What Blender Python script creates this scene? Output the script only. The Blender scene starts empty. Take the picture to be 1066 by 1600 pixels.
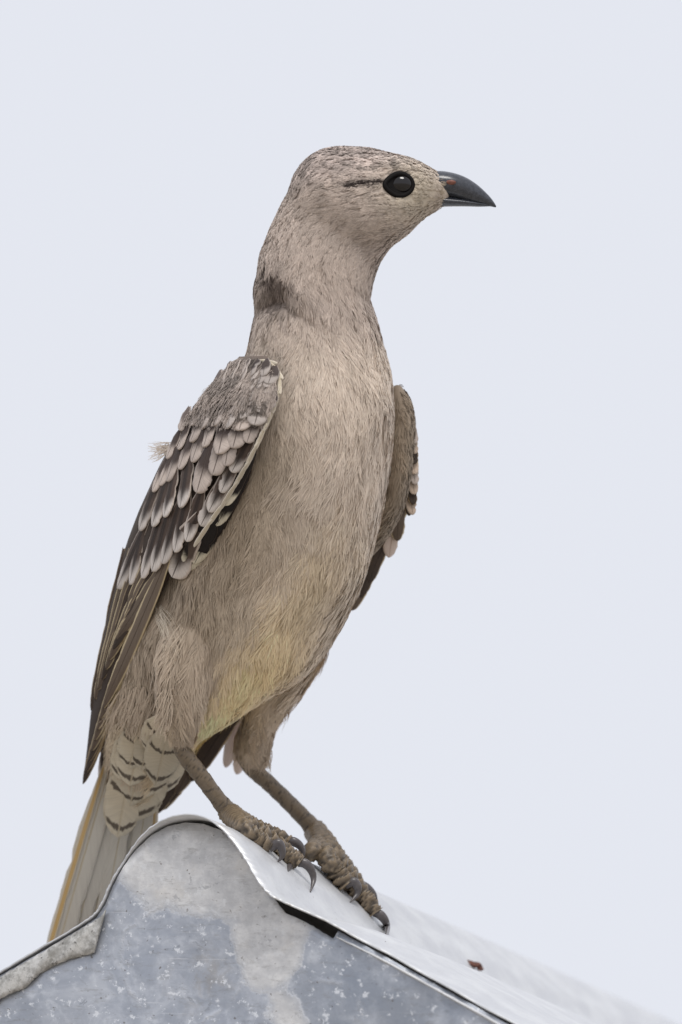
import bpy, math, random
import numpy as np
from mathutils import Vector
from mathutils.bvhtree import BVHTree

random.seed(7)
rng = np.random.default_rng(7)
scene = bpy.context.scene
col = scene.collection

# ------------------------------------------------------------------ camera
S = 0.00026                                   # metres per model unit (bird modelled in fine units)
ELEV = math.radians(14.6)                     # the camera looks up at the ridge
AZ = math.radians(62.0)                       # ridge runs away to the right
D = 7.0
T = Vector((0, 0, 3.45))
FWD = Vector((0, math.cos(ELEV), math.sin(ELEV)))
UP = Vector((0, -math.sin(ELEV), math.cos(ELEV)))
cam = bpy.data.cameras.new('camera')
cam_o = bpy.data.objects.new('camera', cam)
col.objects.link(cam_o)
cam_o.location = T - FWD * D
cam_o.rotation_euler = (math.radians(90) + ELEV, 0, 0)
cam.sensor_fit = 'VERTICAL'
cam.sensor_height = 24.0
cam.lens = 12.0 / (800 * S / D)
cam.clip_start = 0.1
cam.clip_end = 5000
cam.dof.use_dof = True
cam.dof.focus_distance = D + 0.012
cam.dof.aperture_fstop = cam.lens / 1000 / 0.070
scene.camera = cam_o
scene.render.resolution_x = 682
scene.render.resolution_y = 1024

# ------------------------------------------------------------------ sky and sun
SUN_EL, SUN_AZ = math.radians(58), math.radians(164)    # azimuth clockwise from +Y (north)
world = bpy.data.worlds.new('World')
scene.world = world
world.use_nodes = True
wt = world.node_tree
for n in list(wt.nodes):
    wt.nodes.remove(n)
w_out = wt.nodes.new('ShaderNodeOutputWorld')
w_bg = wt.nodes.new('ShaderNodeBackground')
w_sky = wt.nodes.new('ShaderNodeTexSky')
w_sky.sky_type = 'NISHITA'
w_sky.sun_disc = False
w_sky.sun_elevation = SUN_EL
w_sky.sun_rotation = SUN_AZ
w_mix = wt.nodes.new('ShaderNodeMix')
w_mix.data_type = 'RGBA'
w_mix.inputs['Factor'].default_value = 0.965              # closed, even cloud cover over the clear sky
w_mix.inputs['B'].default_value = (6.02, 6.18, 6.68, 1)
wt.links.new(w_sky.outputs[0], w_mix.inputs['A'])
wt.links.new(w_mix.outputs['Result'], w_bg.inputs['Color'])
w_bg.inputs['Strength'].default_value = 0.10
wt.links.new(w_bg.outputs[0], w_out.inputs['Surface'])
sun = bpy.data.lights.new('sun', 'SUN')
sun.energy = 1.5
sun.angle = math.radians(22)
sun.color = (1.0, 0.965, 0.91)
sun_o = bpy.data.objects.new('sun', sun)
col.objects.link(sun_o)
sd = Vector((math.sin(SUN_AZ) * math.cos(SUN_EL), math.cos(SUN_AZ) * math.cos(SUN_EL), math.sin(SUN_EL)))
sun_o.rotation_euler = sd.to_track_quat('Z', 'Y').to_euler()
sun_o.location = (2, -2, 8)
scene.view_settings.view_transform = 'Standard'
scene.view_settings.look = 'None'
scene.view_settings.exposure = 0.40
scene.view_settings.gamma = 1.0
scene.view_settings.use_curve_mapping = False

# ------------------------------------------------------------------ helpers
def W(P):
    """model units (right, down, away) -> world metres, many points at once"""
    P = np.asarray(P, float).reshape(-1, 3)
    R = np.zeros_like(P)
    R[:, 0] = T.x + (P[:, 0] - 533) * S
    v = (800 - P[:, 1]) * S
    d = P[:, 2] * S
    R[:, 1] = T.y + v * UP.y + d * FWD.y
    R[:, 2] = T.z + v * UP.z + d * FWD.z
    return R

ROOTLOC = {}

def empty(name, loc, label, cat, group=None):
    o = bpy.data.objects.new(name, None)
    o.empty_display_size = 0.02
    o.location = loc
    col.objects.link(o)
    o['label'] = label
    o['category'] = cat
    if group:
        o['group'] = group
    ROOTLOC[o.name] = np.array(loc, float)
    return o

def mesh_from(name, V, F):
    me = bpy.data.meshes.new(name)
    me.from_pydata([tuple(v) for v in V], [], [tuple(f) for f in F])
    me.update()
    return me

def fast_mesh(name, V, loops, starts, totals):
    me = bpy.data.meshes.new(name)
    me.vertices.add(len(V)); me.loops.add(len(loops)); me.polygons.add(len(starts))
    me.vertices.foreach_set('co', np.asarray(V, np.float32).ravel())
    me.loops.foreach_set('vertex_index', np.asarray(loops, np.int32))
    me.polygons.foreach_set('loop_start', np.asarray(starts, np.int32))
    me.update(calc_edges=True)
    me.validate()
    return me

def root_of(o):
    while o.parent:
        o = o.parent
    return o

def put(name, me, mat, parent=None, smooth=True):
    """link a mesh (in world metres) under its parent"""
    if parent is not None:
        off = ROOTLOC.get(root_of(parent).name)
        if off is not None:
            n = len(me.vertices)
            c = np.empty(n * 3, np.float32)
            me.vertices.foreach_get('co', c)
            c = (c.reshape(-1, 3) - off).astype(np.float32)
            me.vertices.foreach_set('co', c.ravel())
            me.update()
    o = bpy.data.objects.new(name, me)
    col.objects.link(o)
    if mat:
        me.materials.append(mat)
    if parent is not None:
        o.parent = parent
    if smooth:
        me.polygons.foreach_set('use_smooth', np.ones(len(me.polygons), bool))
    return o

def set_uv(me, uv):
    l = me.uv_layers.new(name='UVMap')
    idx = np.empty(len(me.loops), np.int32)
    me.loops.foreach_get('vertex_index', idx)
    l.data.foreach_set('uv', np.asarray(uv, np.float32)[idx].ravel())

def set_col(me, c):
    a = me.color_attributes.new('tint', 'FLOAT_COLOR', 'POINT')
    c4 = np.ones((len(c), 4), np.float32)
    c4[:, :3] = c
    a.data.foreach_set('color', c4.ravel())

def lin(r, g, b):
    f = lambda c: (c / 255 / 12.92) if c / 255 <= 0.04045 else ((c / 255 + 0.055) / 1.055) ** 2.4
    return np.array((f(r), f(g), f(b)))

def vnoise(P, scale, seed=0):
    """value noise 0..1"""
    Q = np.asarray(P, float) / scale + seed * 17.31
    I = np.floor(Q).astype(np.int64)
    F = Q - I
    F = F * F * (3 - 2 * F)
    def h(i, j, k):
        x = (i * 374761393 + j * 668265263 + k * 2147483647 + seed * 974711) & 0x7fffffff
        x = ((x ^ (x >> 13)) * 1274126177) & 0x7fffffff
        x = ((x ^ (x >> 15)) * 668265263) & 0x7fffffff
        return ((x ^ (x >> 16)) & 0xffff) / 65535.0
    r = 0
    for a in (0, 1):
        for b in (0, 1):
            for c in (0, 1):
                w = np.where(a, F[:, 0], 1 - F[:, 0]) * np.where(b, F[:, 1], 1 - F[:, 1]) * np.where(c, F[:, 2], 1 - F[:, 2])
                r = r + w * h(I[:, 0] + a, I[:, 1] + b, I[:, 2] + c)
    return r

def interp(pts, n):
    """smooth (Catmull-Rom) resampling of a list of tuples to n rows"""
    A = np.array(pts, float)
    m = len(A)
    out = []
    for q in np.linspace(0, m - 1, n):
        i = min(int(q), m - 2)
        t = q - i
        p0, p1, p2, p3 = A[max(i - 1, 0)], A[i], A[i + 1], A[min(i + 2, m - 1)]
        out.append(0.5 * ((2 * p1) + (-p0 + p2) * t + (2 * p0 - 5 * p1 + 4 * p2 - p3) * t * t + (-p0 + 3 * p1 - 3 * p2 + p3) * t ** 3))
    return np.array(out)

def loft(st, nseg=28, n=40, cap=True):
    """stations (x, y, d, half width across, half depth) -> closed tube"""
    R = interp(st, n)
    C = R[:, :3]
    Tn = np.gradient(C, axis=0)
    Tn /= np.linalg.norm(Tn, axis=1)[:, None]
    V = []
    for i in range(n):
        t = Tn[i]
        a = np.cross(t, (0, 0, 1.0)); a /= np.linalg.norm(a)
        b = np.cross(t, a)
        for k in range(nseg):
            th = 2 * math.pi * k / nseg
            V.append(C[i] + a * math.cos(th) * R[i, 3] + b * math.sin(th) * R[i, 4])
    F = []
    for i in range(n - 1):
        for k in range(nseg):
            k2 = (k + 1) % nseg
            F.append((i * nseg + k, i * nseg + k2, (i + 1) * nseg + k2, (i + 1) * nseg + k))
    if cap:
        F.append(tuple(reversed(range(nseg))))
        F.append(tuple((n - 1) * nseg + k for k in range(nseg)))
    return np.array(V), F

# ------------------------------------------------------------------ node helpers
class NT:
    def __init__(self, name):
        self.m = bpy.data.materials.new(name)
        self.m.use_nodes = True
        self.t = self.m.node_tree
        self.b = self.t.nodes['Principled BSDF']
    def n(self, typ, out=0, **kw):
        nd = self.t.nodes.new(typ)
        for k, v in kw.items():
            if k.startswith('i_'):
                key = k[2:].replace('_', ' ')
                self.set(nd.inputs[int(key)] if key.isdigit() else nd.inputs[key], v)
            else:
                setattr(nd, k, v)
        return nd.outputs[out] if out is not None else nd
    def set(self, sock, v):
        if isinstance(v, bpy.types.NodeSocket):
            self.t.links.new(v, sock)
        else:
            if sock.type == 'RGBA' and len(v) == 3:
                v = (*v, 1)
            sock.default_value = v
    def math(self, op, a, b=0.0, c=0.0, clamp=False):
        return self.n('ShaderNodeMath', operation=op, use_clamp=clamp, i_0=a, i_1=b, i_2=c)
    def mix(self, f, a, b, blend='MIX'):
        nd = self.t.nodes.new('ShaderNodeMix')
        nd.data_type = 'RGBA'; nd.blend_type = blend
        self.set(nd.inputs['Factor'], f); self.set(nd.inputs['A'], a); self.set(nd.inputs['B'], b)
        return nd.outputs['Result']
    def ramp(self, f, lo, hi):
        return self.n('ShaderNodeMapRange', interpolation_type='SMOOTHSTEP', i_0=f, i_1=lo, i_2=hi)
    def noise(self, vec, scale, detail=4, rough=0.55, dist=0.0):
        return self.n('ShaderNodeTexNoise', i_Vector=vec, i_Scale=scale, i_Detail=detail, i_Roughness=rough, i_Distortion=dist)
    def bump(self, h, strength, dist=0.001):
        self.set(self.b.inputs['Normal'], self.n('ShaderNodeBump', i_Height=h, i_Strength=strength, i_Distance=dist))
    def p(self, **kw):
        for k, v in kw.items():
            self.set(self.b.inputs[k.replace('_', ' ')], v)
        return self.m

# ------------------------------------------------------------------ materials of the metal roof
def metal_plate_mat():
    m = NT('weathered_zinc_plate')
    uv = m.n('ShaderNodeUVMap')
    warp = m.n('ShaderNodeTexNoise', out=1, i_Vector=uv, i_Scale=9.0, i_Detail=5.0, i_Roughness=0.6)
    wv = m.n('ShaderNodeVectorMath', operation='MULTIPLY_ADD', i_0=warp, i_1=(0.07, 0.07, 0.0), i_2=uv)
    wv = m.n('ShaderNodeVectorMath', operation='ADD', i_0=wv, i_1=(-0.035, -0.035, 0.0))
    def blob(x, y, r0, r1):
        d = m.n('ShaderNodeVectorMath', out=1, operation='DISTANCE', i_0=wv, i_1=(x, y, 0))
        return m.ramp(d, r1, r0)
    # chalky oxide: the upper bell and a tongue down the middle right
    f = m.math('MAXIMUM', blob(0.33, 1.34, 0.06, 0.19), blob(0.425, 1.475, 0.03, 0.12))
    f = m.math('MAXIMUM', f, m.math('MULTIPLY', blob(0.455, 1.58, 0.01, 0.08), 0.85))
    f = m.math('MAXIMUM', f, m.math('MULTIPLY', blob(0.25, 1.34, 0.02, 0.13), 0.85))
    f = m.math('SUBTRACT', f, m.math('MULTIPLY', blob(0.31, 1.475, 0.0, 0.11), 0.75))
    f = m.math('SUBTRACT', f, m.math('MULTIPLY', blob(0.54, 1.53, 0.02, 0.12), 0.9))
    n1 = m.noise(uv, 11.0, 9, 0.70)
    f = m.math('ADD', f, m.math('MULTIPLY', m.math('SUBTRACT', n1, 0.5), 1.25))
    pale = m.ramp(f, 0.42, 0.50)
    soft = m.ramp(f, 0.30, 0.75)
    lip = m.math('MULTIPLY', m.ramp(f, 0.36, 0.45), m.math('SUBTRACT', 1.0, m.ramp(f, 0.45, 0.52)))
    # zinc flowers
    sp = m.n('ShaderNodeTexVoronoi', out=1, i_Vector=uv, i_Scale=85.0, feature='F1')
    spv = m.n('ShaderNodeSeparateColor', i_0=sp)
    fl = m.ramp(m.noise(uv, 46.0, 5, 0.6, 0.6), 0.46, 0.78)
    fl2 = m.ramp(m.noise(uv, 17.0, 7, 0.68, 0.8), 0.36, 0.72)
    blue = m.mix(m.math('MULTIPLY', fl2, 0.75), (0.37, 0.40, 0.46), (0.58, 0.605, 0.655))
    blue = m.mix(m.math('MULTIPLY', fl, 0.50), blue, (0.76, 0.785, 0.83))
    blue = m.mix(m.math('MULTIPLY', spv, 0.22), blue, (0.34, 0.365, 0.42))
    rb = m.math('MULTIPLY', blob(0.60, 1.56, 0.05, 0.20), m.ramp(m.noise(uv, 14.0, 6, .65), .35, .6))
    blue = m.mix(m.math('MULTIPLY', rb, .75), blue, (0.25, 0.28, 0.335))
    lb = m.math('MULTIPLY', m.ramp(m.noise(wv, 8.0, 8, .7), .50, .62), .55)
    blue = m.mix(lb, blue, (0.30, 0.325, 0.375))
    big = m.noise(uv, 6.0, 3, 0.5)
    pcol = m.mix(m.ramp(m.noise(uv, 30.0, 6, 0.7), 0.35, 0.7), (0.56, 0.565, 0.58), (0.80, 0.80, 0.805))
    pcol = m.mix(m.math('MULTIPLY', m.ramp(m.noise(uv, 16.0, 5, 0.6), 0.5, 0.75), 0.45), pcol, (0.68, 0.635, 0.575))
    c = m.mix(m.math('ADD', m.math('MULTIPLY', pale, m.math('MULTIPLY', soft, 0.45)), m.math('MULTIPLY', soft, 0.45)), blue, pcol)
    c = m.mix(m.math('MULTIPLY', lip, 0.45), c, (0.74, 0.76, 0.80))
    # dark bare patches with crisp edges
    dp = m.ramp(m.math('SUBTRACT', m.noise(wv, 15.0, 6, 0.66), m.math('MULTIPLY', soft, 0.05)), 0.625, 0.645)
    c = m.mix(m.math('MULTIPLY', dp, 0.7), c, (0.27, 0.29, 0.33))
    st_ = m.math('MULTIPLY', m.math('MAXIMUM', blob(0.315, 1.53, 0.01, 0.075), m.math('MULTIPLY', blob(0.33, 1.31, 0.0, 0.07), .6)), m.ramp(m.noise(wv, 26.0, 6, .7), .44, .66))
    c = m.mix(m.math('MULTIPLY', st_, 0.6), c, (0.33, 0.31, 0.29))
    # grime specks and smears
    sm = m.n('ShaderNodeMapping', i_Vector=uv, i_Rotation=(0, 0, 0.35), i_Scale=(1.0, 3.2, 1.0))
    gr = m.ramp(m.noise(sm, 24.0, 10, 0.80), 0.52, 0.66)
    c = m.mix(m.math('MULTIPLY', gr, 0.42), c, (0.20, 0.19, 0.175))
    wf_ = m.ramp(m.noise(uv, 52.0, 7, 0.72), 0.575, 0.625)
    c = m.mix(m.math('MULTIPLY', wf_, m.math('SUBTRACT', 0.75, m.math('MULTIPLY', soft, 0.4))), c, (0.80, 0.82, 0.855))
    df_ = m.ramp(m.noise(wv, 38.0, 8, 0.75), 0.60, 0.64)
    c = m.mix(m.math('MULTIPLY', df_, 0.5), c, (0.27, 0.28, 0.305))
    spk = m.ramp(m.noise(uv, 110.0, 3, 0.55), 0.66, 0.72)
    c = m.mix(m.math('MULTIPLY', spk, 0.7), c, (0.12, 0.10, 0.085))
    # scratches
    scv = m.n('ShaderNodeMapping', i_Vector=uv, i_Rotation=(0, 0, -0.5), i_Scale=(6.0, 160.0, 1.0))
    sc = m.ramp(m.noise(scv, 1.0, 4, 0.6), 0.63, 0.74)
    c = m.mix(m.math('MULTIPLY', sc, 0.4), c, (0.80, 0.81, 0.83))
    # pressed rings
    def ring(x, y, r, w):
        d = m.n('ShaderNodeVectorMath', out=1, operation='DISTANCE', i_0=wv, i_1=(x, y, 0))
        e = m.math('ABSOLUTE', m.math('SUBTRACT', d, r))
        return m.math('MULTIPLY', m.ramp(e, w, 0.0), m.ramp(n1, 0.47, 0.58))
    rg = m.math('MAXIMUM', ring(0.28, 1.50, 0.095, 0.006), ring(0.515, 1.585, 0.055, 0.009))
    c = m.mix(m.math('MULTIPLY', rg, 0.30), c, (0.70, 0.72, 0.76))
    m.bump(m.math('ADD', m.math('ADD', m.math('MULTIPLY', pale, 0.35), m.math('MULTIPLY', rg, 0.5)),
                  m.math('ADD', m.math('MULTIPLY', big, 2.0), m.math('MULTIPLY', m.noise(uv, 60, 5, 0.6), 0.25))), 0.55, 0.0006)
    return m.p(Base_Color=c, Metallic=m.math('SUBTRACT', 0.45, m.math('MULTIPLY', pale, 0.3)),
               Roughness=m.math('ADD', 0.42, m.math('MULTIPLY', soft, 0.2)))

def capping_mat():
    m = NT('galvanised_capping')
    g = m.n('ShaderNodeNewGeometry')
    p = m.n('ShaderNodeVectorMath', operation='SCALE', i_0=g, i_Scale=1.0)
    n1 = m.noise(p, 60, 6, 0.6)
    n2 = m.noise(p, 260, 5, 0.65)
    c = m.mix(m.ramp(n1, 0.35, 0.7), (0.60, 0.61, 0.635), (0.70, 0.71, 0.725))
    c = m.mix(m.math('MULTIPLY', m.ramp(n2, 0.60, 0.72), 0.30), c, (0.46, 0.45, 0.44))
    c = m.mix(m.math('MULTIPLY', m.ramp(m.noise(p, 700, 2, 0.5), 0.70, 0.76), 0.5), c, (0.25, 0.22, 0.2))
    m.bump(m.math('ADD', n1, m.math('MULTIPLY', n2, 0.2)), 0.35, 0.0012)
    return m.p(Base_Color=c, Metallic=0.45, Roughness=m.math('ADD', 0.36, m.math('MULTIPLY', n2, 0.2)))

def strip_mat():
    m = NT('dirty_folded_edge')
    g = m.n('ShaderNodeNewGeometry')
    n1 = m.noise(g, 140, 7, 0.68)
    n2 = m.noise(g, 420, 5, 0.65)
    c = m.mix(m.ramp(n1, 0.38, 0.62), (0.30, 0.295, 0.28), (0.62, 0.615, 0.60))
    c = m.mix(m.ramp(n2, 0.56, 0.70), c, (0.12, 0.115, 0.11))
    m.bump(m.math('ADD', n1, n2), 0.5, 0.0006)
    return m.p(Base_Color=c, Metallic=0.2, Roughness=0.6)

M_PLATE, M_CAP, M_STRIP = metal_plate_mat(), capping_mat(), strip_mat()

def plain(name, c, rough=0.8, scale=40.0, var=0.3, metallic=0.0, bump=0.2):
    m = NT(name)
    g = m.n('ShaderNodeNewGeometry')
    n1 = m.noise(g, scale, 6, 0.6)
    cc = m.mix(m.ramp(n1, 0.3, 0.7), tuple(np.array(c) * (1 - var)), tuple(np.minimum(np.array(c) * (1 + var), 1)))
    m.bump(n1, bump, 0.2 / scale)
    return m.p(Base_Color=cc, Roughness=rough, Metallic=metallic)

# ------------------------------------------------------------------ the ground
gm = NT('dry_pale_ground')
gg = gm.n('ShaderNodeNewGeometry')
gc = gm.mix(gm.ramp(gm.noise(gg, 0.35, 6, 0.6), 0.35, 0.65), (0.30, 0.26, 0.21), (0.42, 0.38, 0.32))
gc = gm.mix(gm.math('MULTIPLY', gm.ramp(gm.noise(gg, 9.0, 6, 0.7), 0.5, 0.7), 0.5), gc, (0.25, 0.22, 0.17))
gm.p(Base_Color=gc, Roughness=0.95)
gs = 1500
o = put('ground', mesh_from('ground', [(-gs, -gs, 0), (gs, -gs, 0), (gs, gs, 0), (-gs, gs, 0)], [(0, 1, 2, 3)]), gm.m, smooth=False)
o['kind'] = 'structure'
o['label'] = 'pale dry bare ground far below the roof'

# ------------------------------------------------------------------ the metal ridge
ca, sa, ce, se = math.cos(AZ), math.sin(AZ), math.cos(ELEV), math.sin(ELEV)
# model axes are (right, down, away)
A_UP = np.array((0, -ce, se))                       # vertical
A_R = np.array((ca, sa * se, sa * ce))              # along the ridge, away
A_P = np.array((sa, -ca * se, -ca * ce))            # across the ridge, to the right
O0 = np.array((310.0, 1283.0, 0.0))

def plate_lh(x, y):
    l = (x - O0[0]) / A_P[0]
    h = (-(y - O0[1]) + l * A_P[1]) / ce
    return l, h

def lhk(l, h, k):
    return O0 + np.multiply.outer(l, A_P) + np.multiply.outer(h, A_UP) + np.multiply.outer(k, A_R)

outline = [(-420, 1776), (-200, 1644), (-60, 1560), (0, 1524), (60, 1489), (120, 1453), (148, 1434), (163, 1412), (174, 1386),
           (190, 1357), (210, 1330), (235, 1306), (262, 1290), (290, 1283), (318, 1283), (345, 1291), (370, 1308), (390, 1331),
           (408, 1358), (424, 1386), (440, 1406), (458, 1415), (482, 1425), (512, 1439), (540, 1454), (580, 1475), (640, 1506), (720, 1549), (800, 1592),
           (1000, 1700), (1150, 1780)]
# the sound sheet further back: a valley beside the roll, then the flange
outline_b = outline[:18] + [(409, 1352), (425, 1379), (440, 1400), (459, 1411), (482, 1414), (512, 1420), (542, 1431), (582, 1453), (640, 1487), (720, 1533), (800, 1579), (1000, 1692), (1150, 1776)]
pf = interp([plate_lh(x, y) for x, y in outline], 260)
pfb = interp([plate_lh(x, y) for x, y in outline_b], 260)
# outward normal of the profile
tn = np.gradient(pf, axis=0); tn /= np.linalg.norm(tn, axis=1)[:, None]
nr = np.stack([-tn[:, 1], tn[:, 0]], 1)
TH = 2.6

roof = empty('metal_roof_ridge', W(lhk(0.0, -900.0, 0.0))[0] * np.array((1, 1, 0)), 'weathered galvanised metal roof ridge with rolled capping and a bell-shaped end plate', 'roof')

def cap_point(i, k, out):
    l, h = pf[i] + nr[i] * out
    # the sheet is bent down near its cut end on the right side
    f = min(max(k / 190.0, 0), 1)
    f = f * f * (3 - 2 * f)
    l, h2 = np.array((l, h)) + (pfb[i] - pf[i]) * f
    lx = pf[i][0]
    wob = 1.6 * math.sin(lx * 0.06 + k * 0.013) + 1.2 * math.sin(lx * 0.021 - k * 0.008 + 1)
    wob *= min(1, abs(lx) / 150) * (1 if k > 30 else 0.4)
    return lhk(l, h2 + wob, k)

def overhang(i):
    lx = pf[i][0]
    t = max(0, min(1, (lx + 130) / 190))
    base = 3 + 45 * t
    if lx > 130:
        base = max(4, 48 - (lx - 130) * 0.30)
    return base

ks = [0, 10, 22, 40, 65, 95, 130, 180, 250, 350, 500, 750, 1100, 1700, 2600, 4000, 6500, 10000]
npf = len(pf)
Vc, Fc = [], []
cut = [overhang(i) + 1.5 * random.uniform(-1, 1) + 2.0 * math.sin(i * 0.9) * (pf[i][0] > 140) for i in range(npf)]
rows = []
for side, out in ((0, TH + 1.5), (1, 1.0)):
    for k in [None] + ks:
        row = []
        for i in range(npf):
            kk = -cut[i] if k is None else k
            row.append(len(Vc)); Vc.append(cap_point(i, kk, out))
        rows.append(row)
nk = len(ks) + 1
for s in (0, 1):
    for j in range(nk - 1):
        a, b = rows[s * nk + j], rows[s * nk + j + 1]
        for i in range(npf - 1):
            q = (a[i], b[i], b[i + 1], a[i + 1])
            Fc.append(q if s == 0 else q[::-1])
for i in range(npf - 1):
    a, b = rows[0], rows[nk]
    Fc.append((a[i], a[i + 1], b[i + 1], b[i]))
    a, b = rows[nk - 1], rows[2 * nk - 1]
    Fc.append((a[i], b[i], b[i + 1], a[i + 1]))
for e, fl in ((0, False), (npf - 1, True)):
    for j in range(nk - 1):
        q = (rows[j][e], rows[nk + j][e], rows[nk + j + 1][e], rows[j + 1][e])
        Fc.append(q[::-1] if fl else q)
Vc = np.array(Vc)
CAPBVH = BVHTree.FromPolygons([tuple(v) for v in Vc], Fc)
capping = put('ridge_capping', mesh_from('ridge_capping', W(Vc), Fc), M_CAP, roof)

# the end plate: bell-shaped sheet tucked under the capping, torn away from it on the right
pl_out = [(-420, 1782), (-200, 1650), (-60, 1566), (0, 1530), (60, 1495), (120, 1459), (152, 1438), (167, 1414), (178, 1388),
          (194, 1359), (213, 1333), (237, 1309), (263, 1294), (290, 1287), (318, 1287), (344, 1296), (368, 1312), (387, 1335),
          (404, 1361), (420, 1389), (436, 1411), (447, 1424), (462, 1430), (490, 1444), (521, 1463), (529, 1451), (560, 1467), (640, 1509), (720, 1552), (800, 1595),
          (1000, 1703), (1150, 1784)]
pl_out = [(x + .6 * (outline[i][0] - x), y + .6 * (outline[i][1] - y)) if i < 14 else (x, y) for i, (x, y) in enumerate(pl_out)]
top = np.array([plate_lh(x, y) for x, y in pl_out])
topf = []
for i in range(len(top) - 1):
    for t in np.linspace(0, 1, 8, endpoint=False):
        q = top[i] * (1 - t) + top[i + 1] * t
        topf.append(q + np.array((0, random.uniform(-0.5, 0.5))))
topf.append(top[-1])
topf = np.array(topf)
hb = -560.0
Vp, Fp, UVp = [], [], []
nrow = 26
def plate_k(l, h):
    return 1.5 * math.sin(l * 0.012 + h * 0.02) + 1.2 * math.sin(l * 0.031 - h * 0.017 + 2) - 3.0 * math.exp(-((l - 235) / 60) ** 2 - ((h + 330) / 50) ** 2)
for face in (0, 1):
    for j in range(nrow):
        f = j / (nrow - 1)
        for l, h in topf:
            hh = h * (1 - f) + min(hb, h - 40) * f
            P = lhk(l, hh, plate_k(l, hh) + face * 3.0)
            Vp.append(P)
            # flat sheet coordinates used by the weathering
            UVp.append(((l * A_P[0] + 310) / 1000, (1283 - (hh * ce - l * A_P[1])) / 1000))
nt = len(topf)
for face in (0, 1):
    for j in range(nrow - 1):
        for i in range(nt - 1):
            a = face * nrow * nt + j * nt + i
            q = (a, a + nt, a + nt + 1, a + 1)
            Fp.append(q if face == 0 else q[::-1])
for i in range(nt - 1):
    a, b = i, nrow * nt + i
    Fp.append((a, a + 1, b + 1, b))
me = mesh_from('end_plate', W(Vp), Fp)
set_uv(me, UVp)
put('end_plate', me, M_PLATE, roof)

# folded dirty strip lapped over the plate on the left, and the thin lip on the right
def strip(name, pts_top, pts_bot, k0, k1, mat):
    A = interp([plate_lh(*p) for p in pts_top], 60)
    B = interp([plate_lh(*p) for p in pts_bot], 60)
    V, F = [], []
    nr_ = 7
    for s, kk in ((0, k0), (1, k1)):
        for j in range(nr_):
            f = j / (nr_ - 1)
            for i in range(60):
                q = A[i] * (1 - f) + B[i] * f
                q = q + np.array((0, random.uniform(-1.0, 1.0) if j in (0, nr_ - 1) else 0))
                V.append(lhk(q[0], q[1], kk - 3.0 * math.sin(f * math.pi) * (1 if s == 0 else 0) + 1.2 * math.sin(i * 0.5)))
    for s in (0, 1):
        for j in range(nr_ - 1):
            for i in range(59):
                a = s * nr_ * 60 + j * 60 + i
                q = (a, a + 60, a + 61, a + 1)
                F.append(q if s == 0 else q[::-1])
    def rim(idx):
        n_ = nr_ * 60
        for a, b in zip(idx[:-1], idx[1:]):
            F.append((a, b, b + n_, a + n_))
    rim(list(range(60))); rim(list(range(6 * 60, 7 * 60))[::-1])
    rim([j * 60 for j in range(nr_)][::-1]); rim([j * 60 + 59 for j in range(nr_)])
    return put(name, mesh_from(name, W(V), F), mat, roof)
strip('folded_strip', [(-300, 1712), (-100, 1592), (0, 1532), (60, 1496), (110, 1465), (150, 1442), (168, 1424)],
      [(-300, 1762), (-100, 1636), (0, 1566), (40, 1546), (70, 1520), (110, 1502), (150, 1490)], -7.0, -3.0, M_STRIP)
strip('folded_lip', [(528, 1460), (600, 1493), (700, 1546), (800, 1600), (900, 1654), (1100, 1762)],
      [(530, 1463), (600, 1498), (700, 1552), (800, 1606), (900, 1660), (1100, 1768)], -6.0, -3.0, M_CAP)

# corrugated sheets and the gable below (outside the picture, they carry the ridge)
M_ROOF = plain('corrugated_zinc', (0.45, 0.46, 0.48), 0.45, 20, 0.15, 0.6, 0.1)
M_WALL = plain('fibro_wall', (0.5, 0.48, 0.44), 0.85, 6, 0.12)
for sgn in (-1, 1):
    j0 = 12 if sgn < 0 else npf - 8
    (l0, h0), (l1, h1) = (pf[0], pf[40]) if sgn < 0 else (pf[npf - 1], pf[npf - 50])
    slope = (h1 - h0) / (l1 - l0)
    V, F = [], []
    nx_, ny_ = 2, 420
    for th in (0, 4):
        for j in range(ny_):
            k = 10 + 10000 * j / (ny_ - 1)
            cor = 26 * math.sin(j * 2 * math.pi / 7.0)
            for u in (0, 1):
                l = l0 + sgn * (-120 + u * 5200)
                h = h0 + slope * (l - l0) - 45 + cor - th
                V.append(lhk(l, h, k))
    for s in (0, 1):
        for j in range(ny_ - 1):
            a = s * ny_ * 2 + j * 2
            q = (a, a + 1, a + 3, a + 2)
            F.append(q if (s == 0) ^ (sgn > 0) else q[::-1])
    put('roof_sheet', mesh_from('roof_sheet', W(V), F), M_ROOF, roof)
# gable wall and back wall as one closed shell
gl, gr_ = pf[0], pf[npf - 1]
def drop(l):
    if l < 0:
        s_ = (pf[40][1] - pf[0][1]) / (pf[40][0] - pf[0][0]); return pf[0][1] + s_ * (l - pf[0][0]) - 95
    s_ = (pf[npf - 1][1] - pf[npf - 50][1]) / (pf[npf - 1][0] - pf[npf - 50][0]); return pf[npf - 1][1] + s_ * (l - pf[npf - 1][0]) - 95
zr = W(lhk(0.0, 0.0, 0.0))[0][2] / S
L0, L1 = -4800.0, 4800.0
sec = [(L0, drop(L0)), (-380.0, -560.0), (400.0, -560.0), (L1, drop(L1)), (L1, -zr), (L0, -zr)]
V = [lhk(l, h, 14.0) for l, h in sec] + [lhk(l, h, 9900.0) for l, h in sec]
F = [tuple(range(6))[::-1], tuple(range(6, 12))] + [(i, (i + 1) % 6, 6 + (i + 1) % 6, 6 + i) for i in range(6)]
put('gable_wall', mesh_from('gable_wall', W(V), F), M_WALL, roof, smooth=False)

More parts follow.
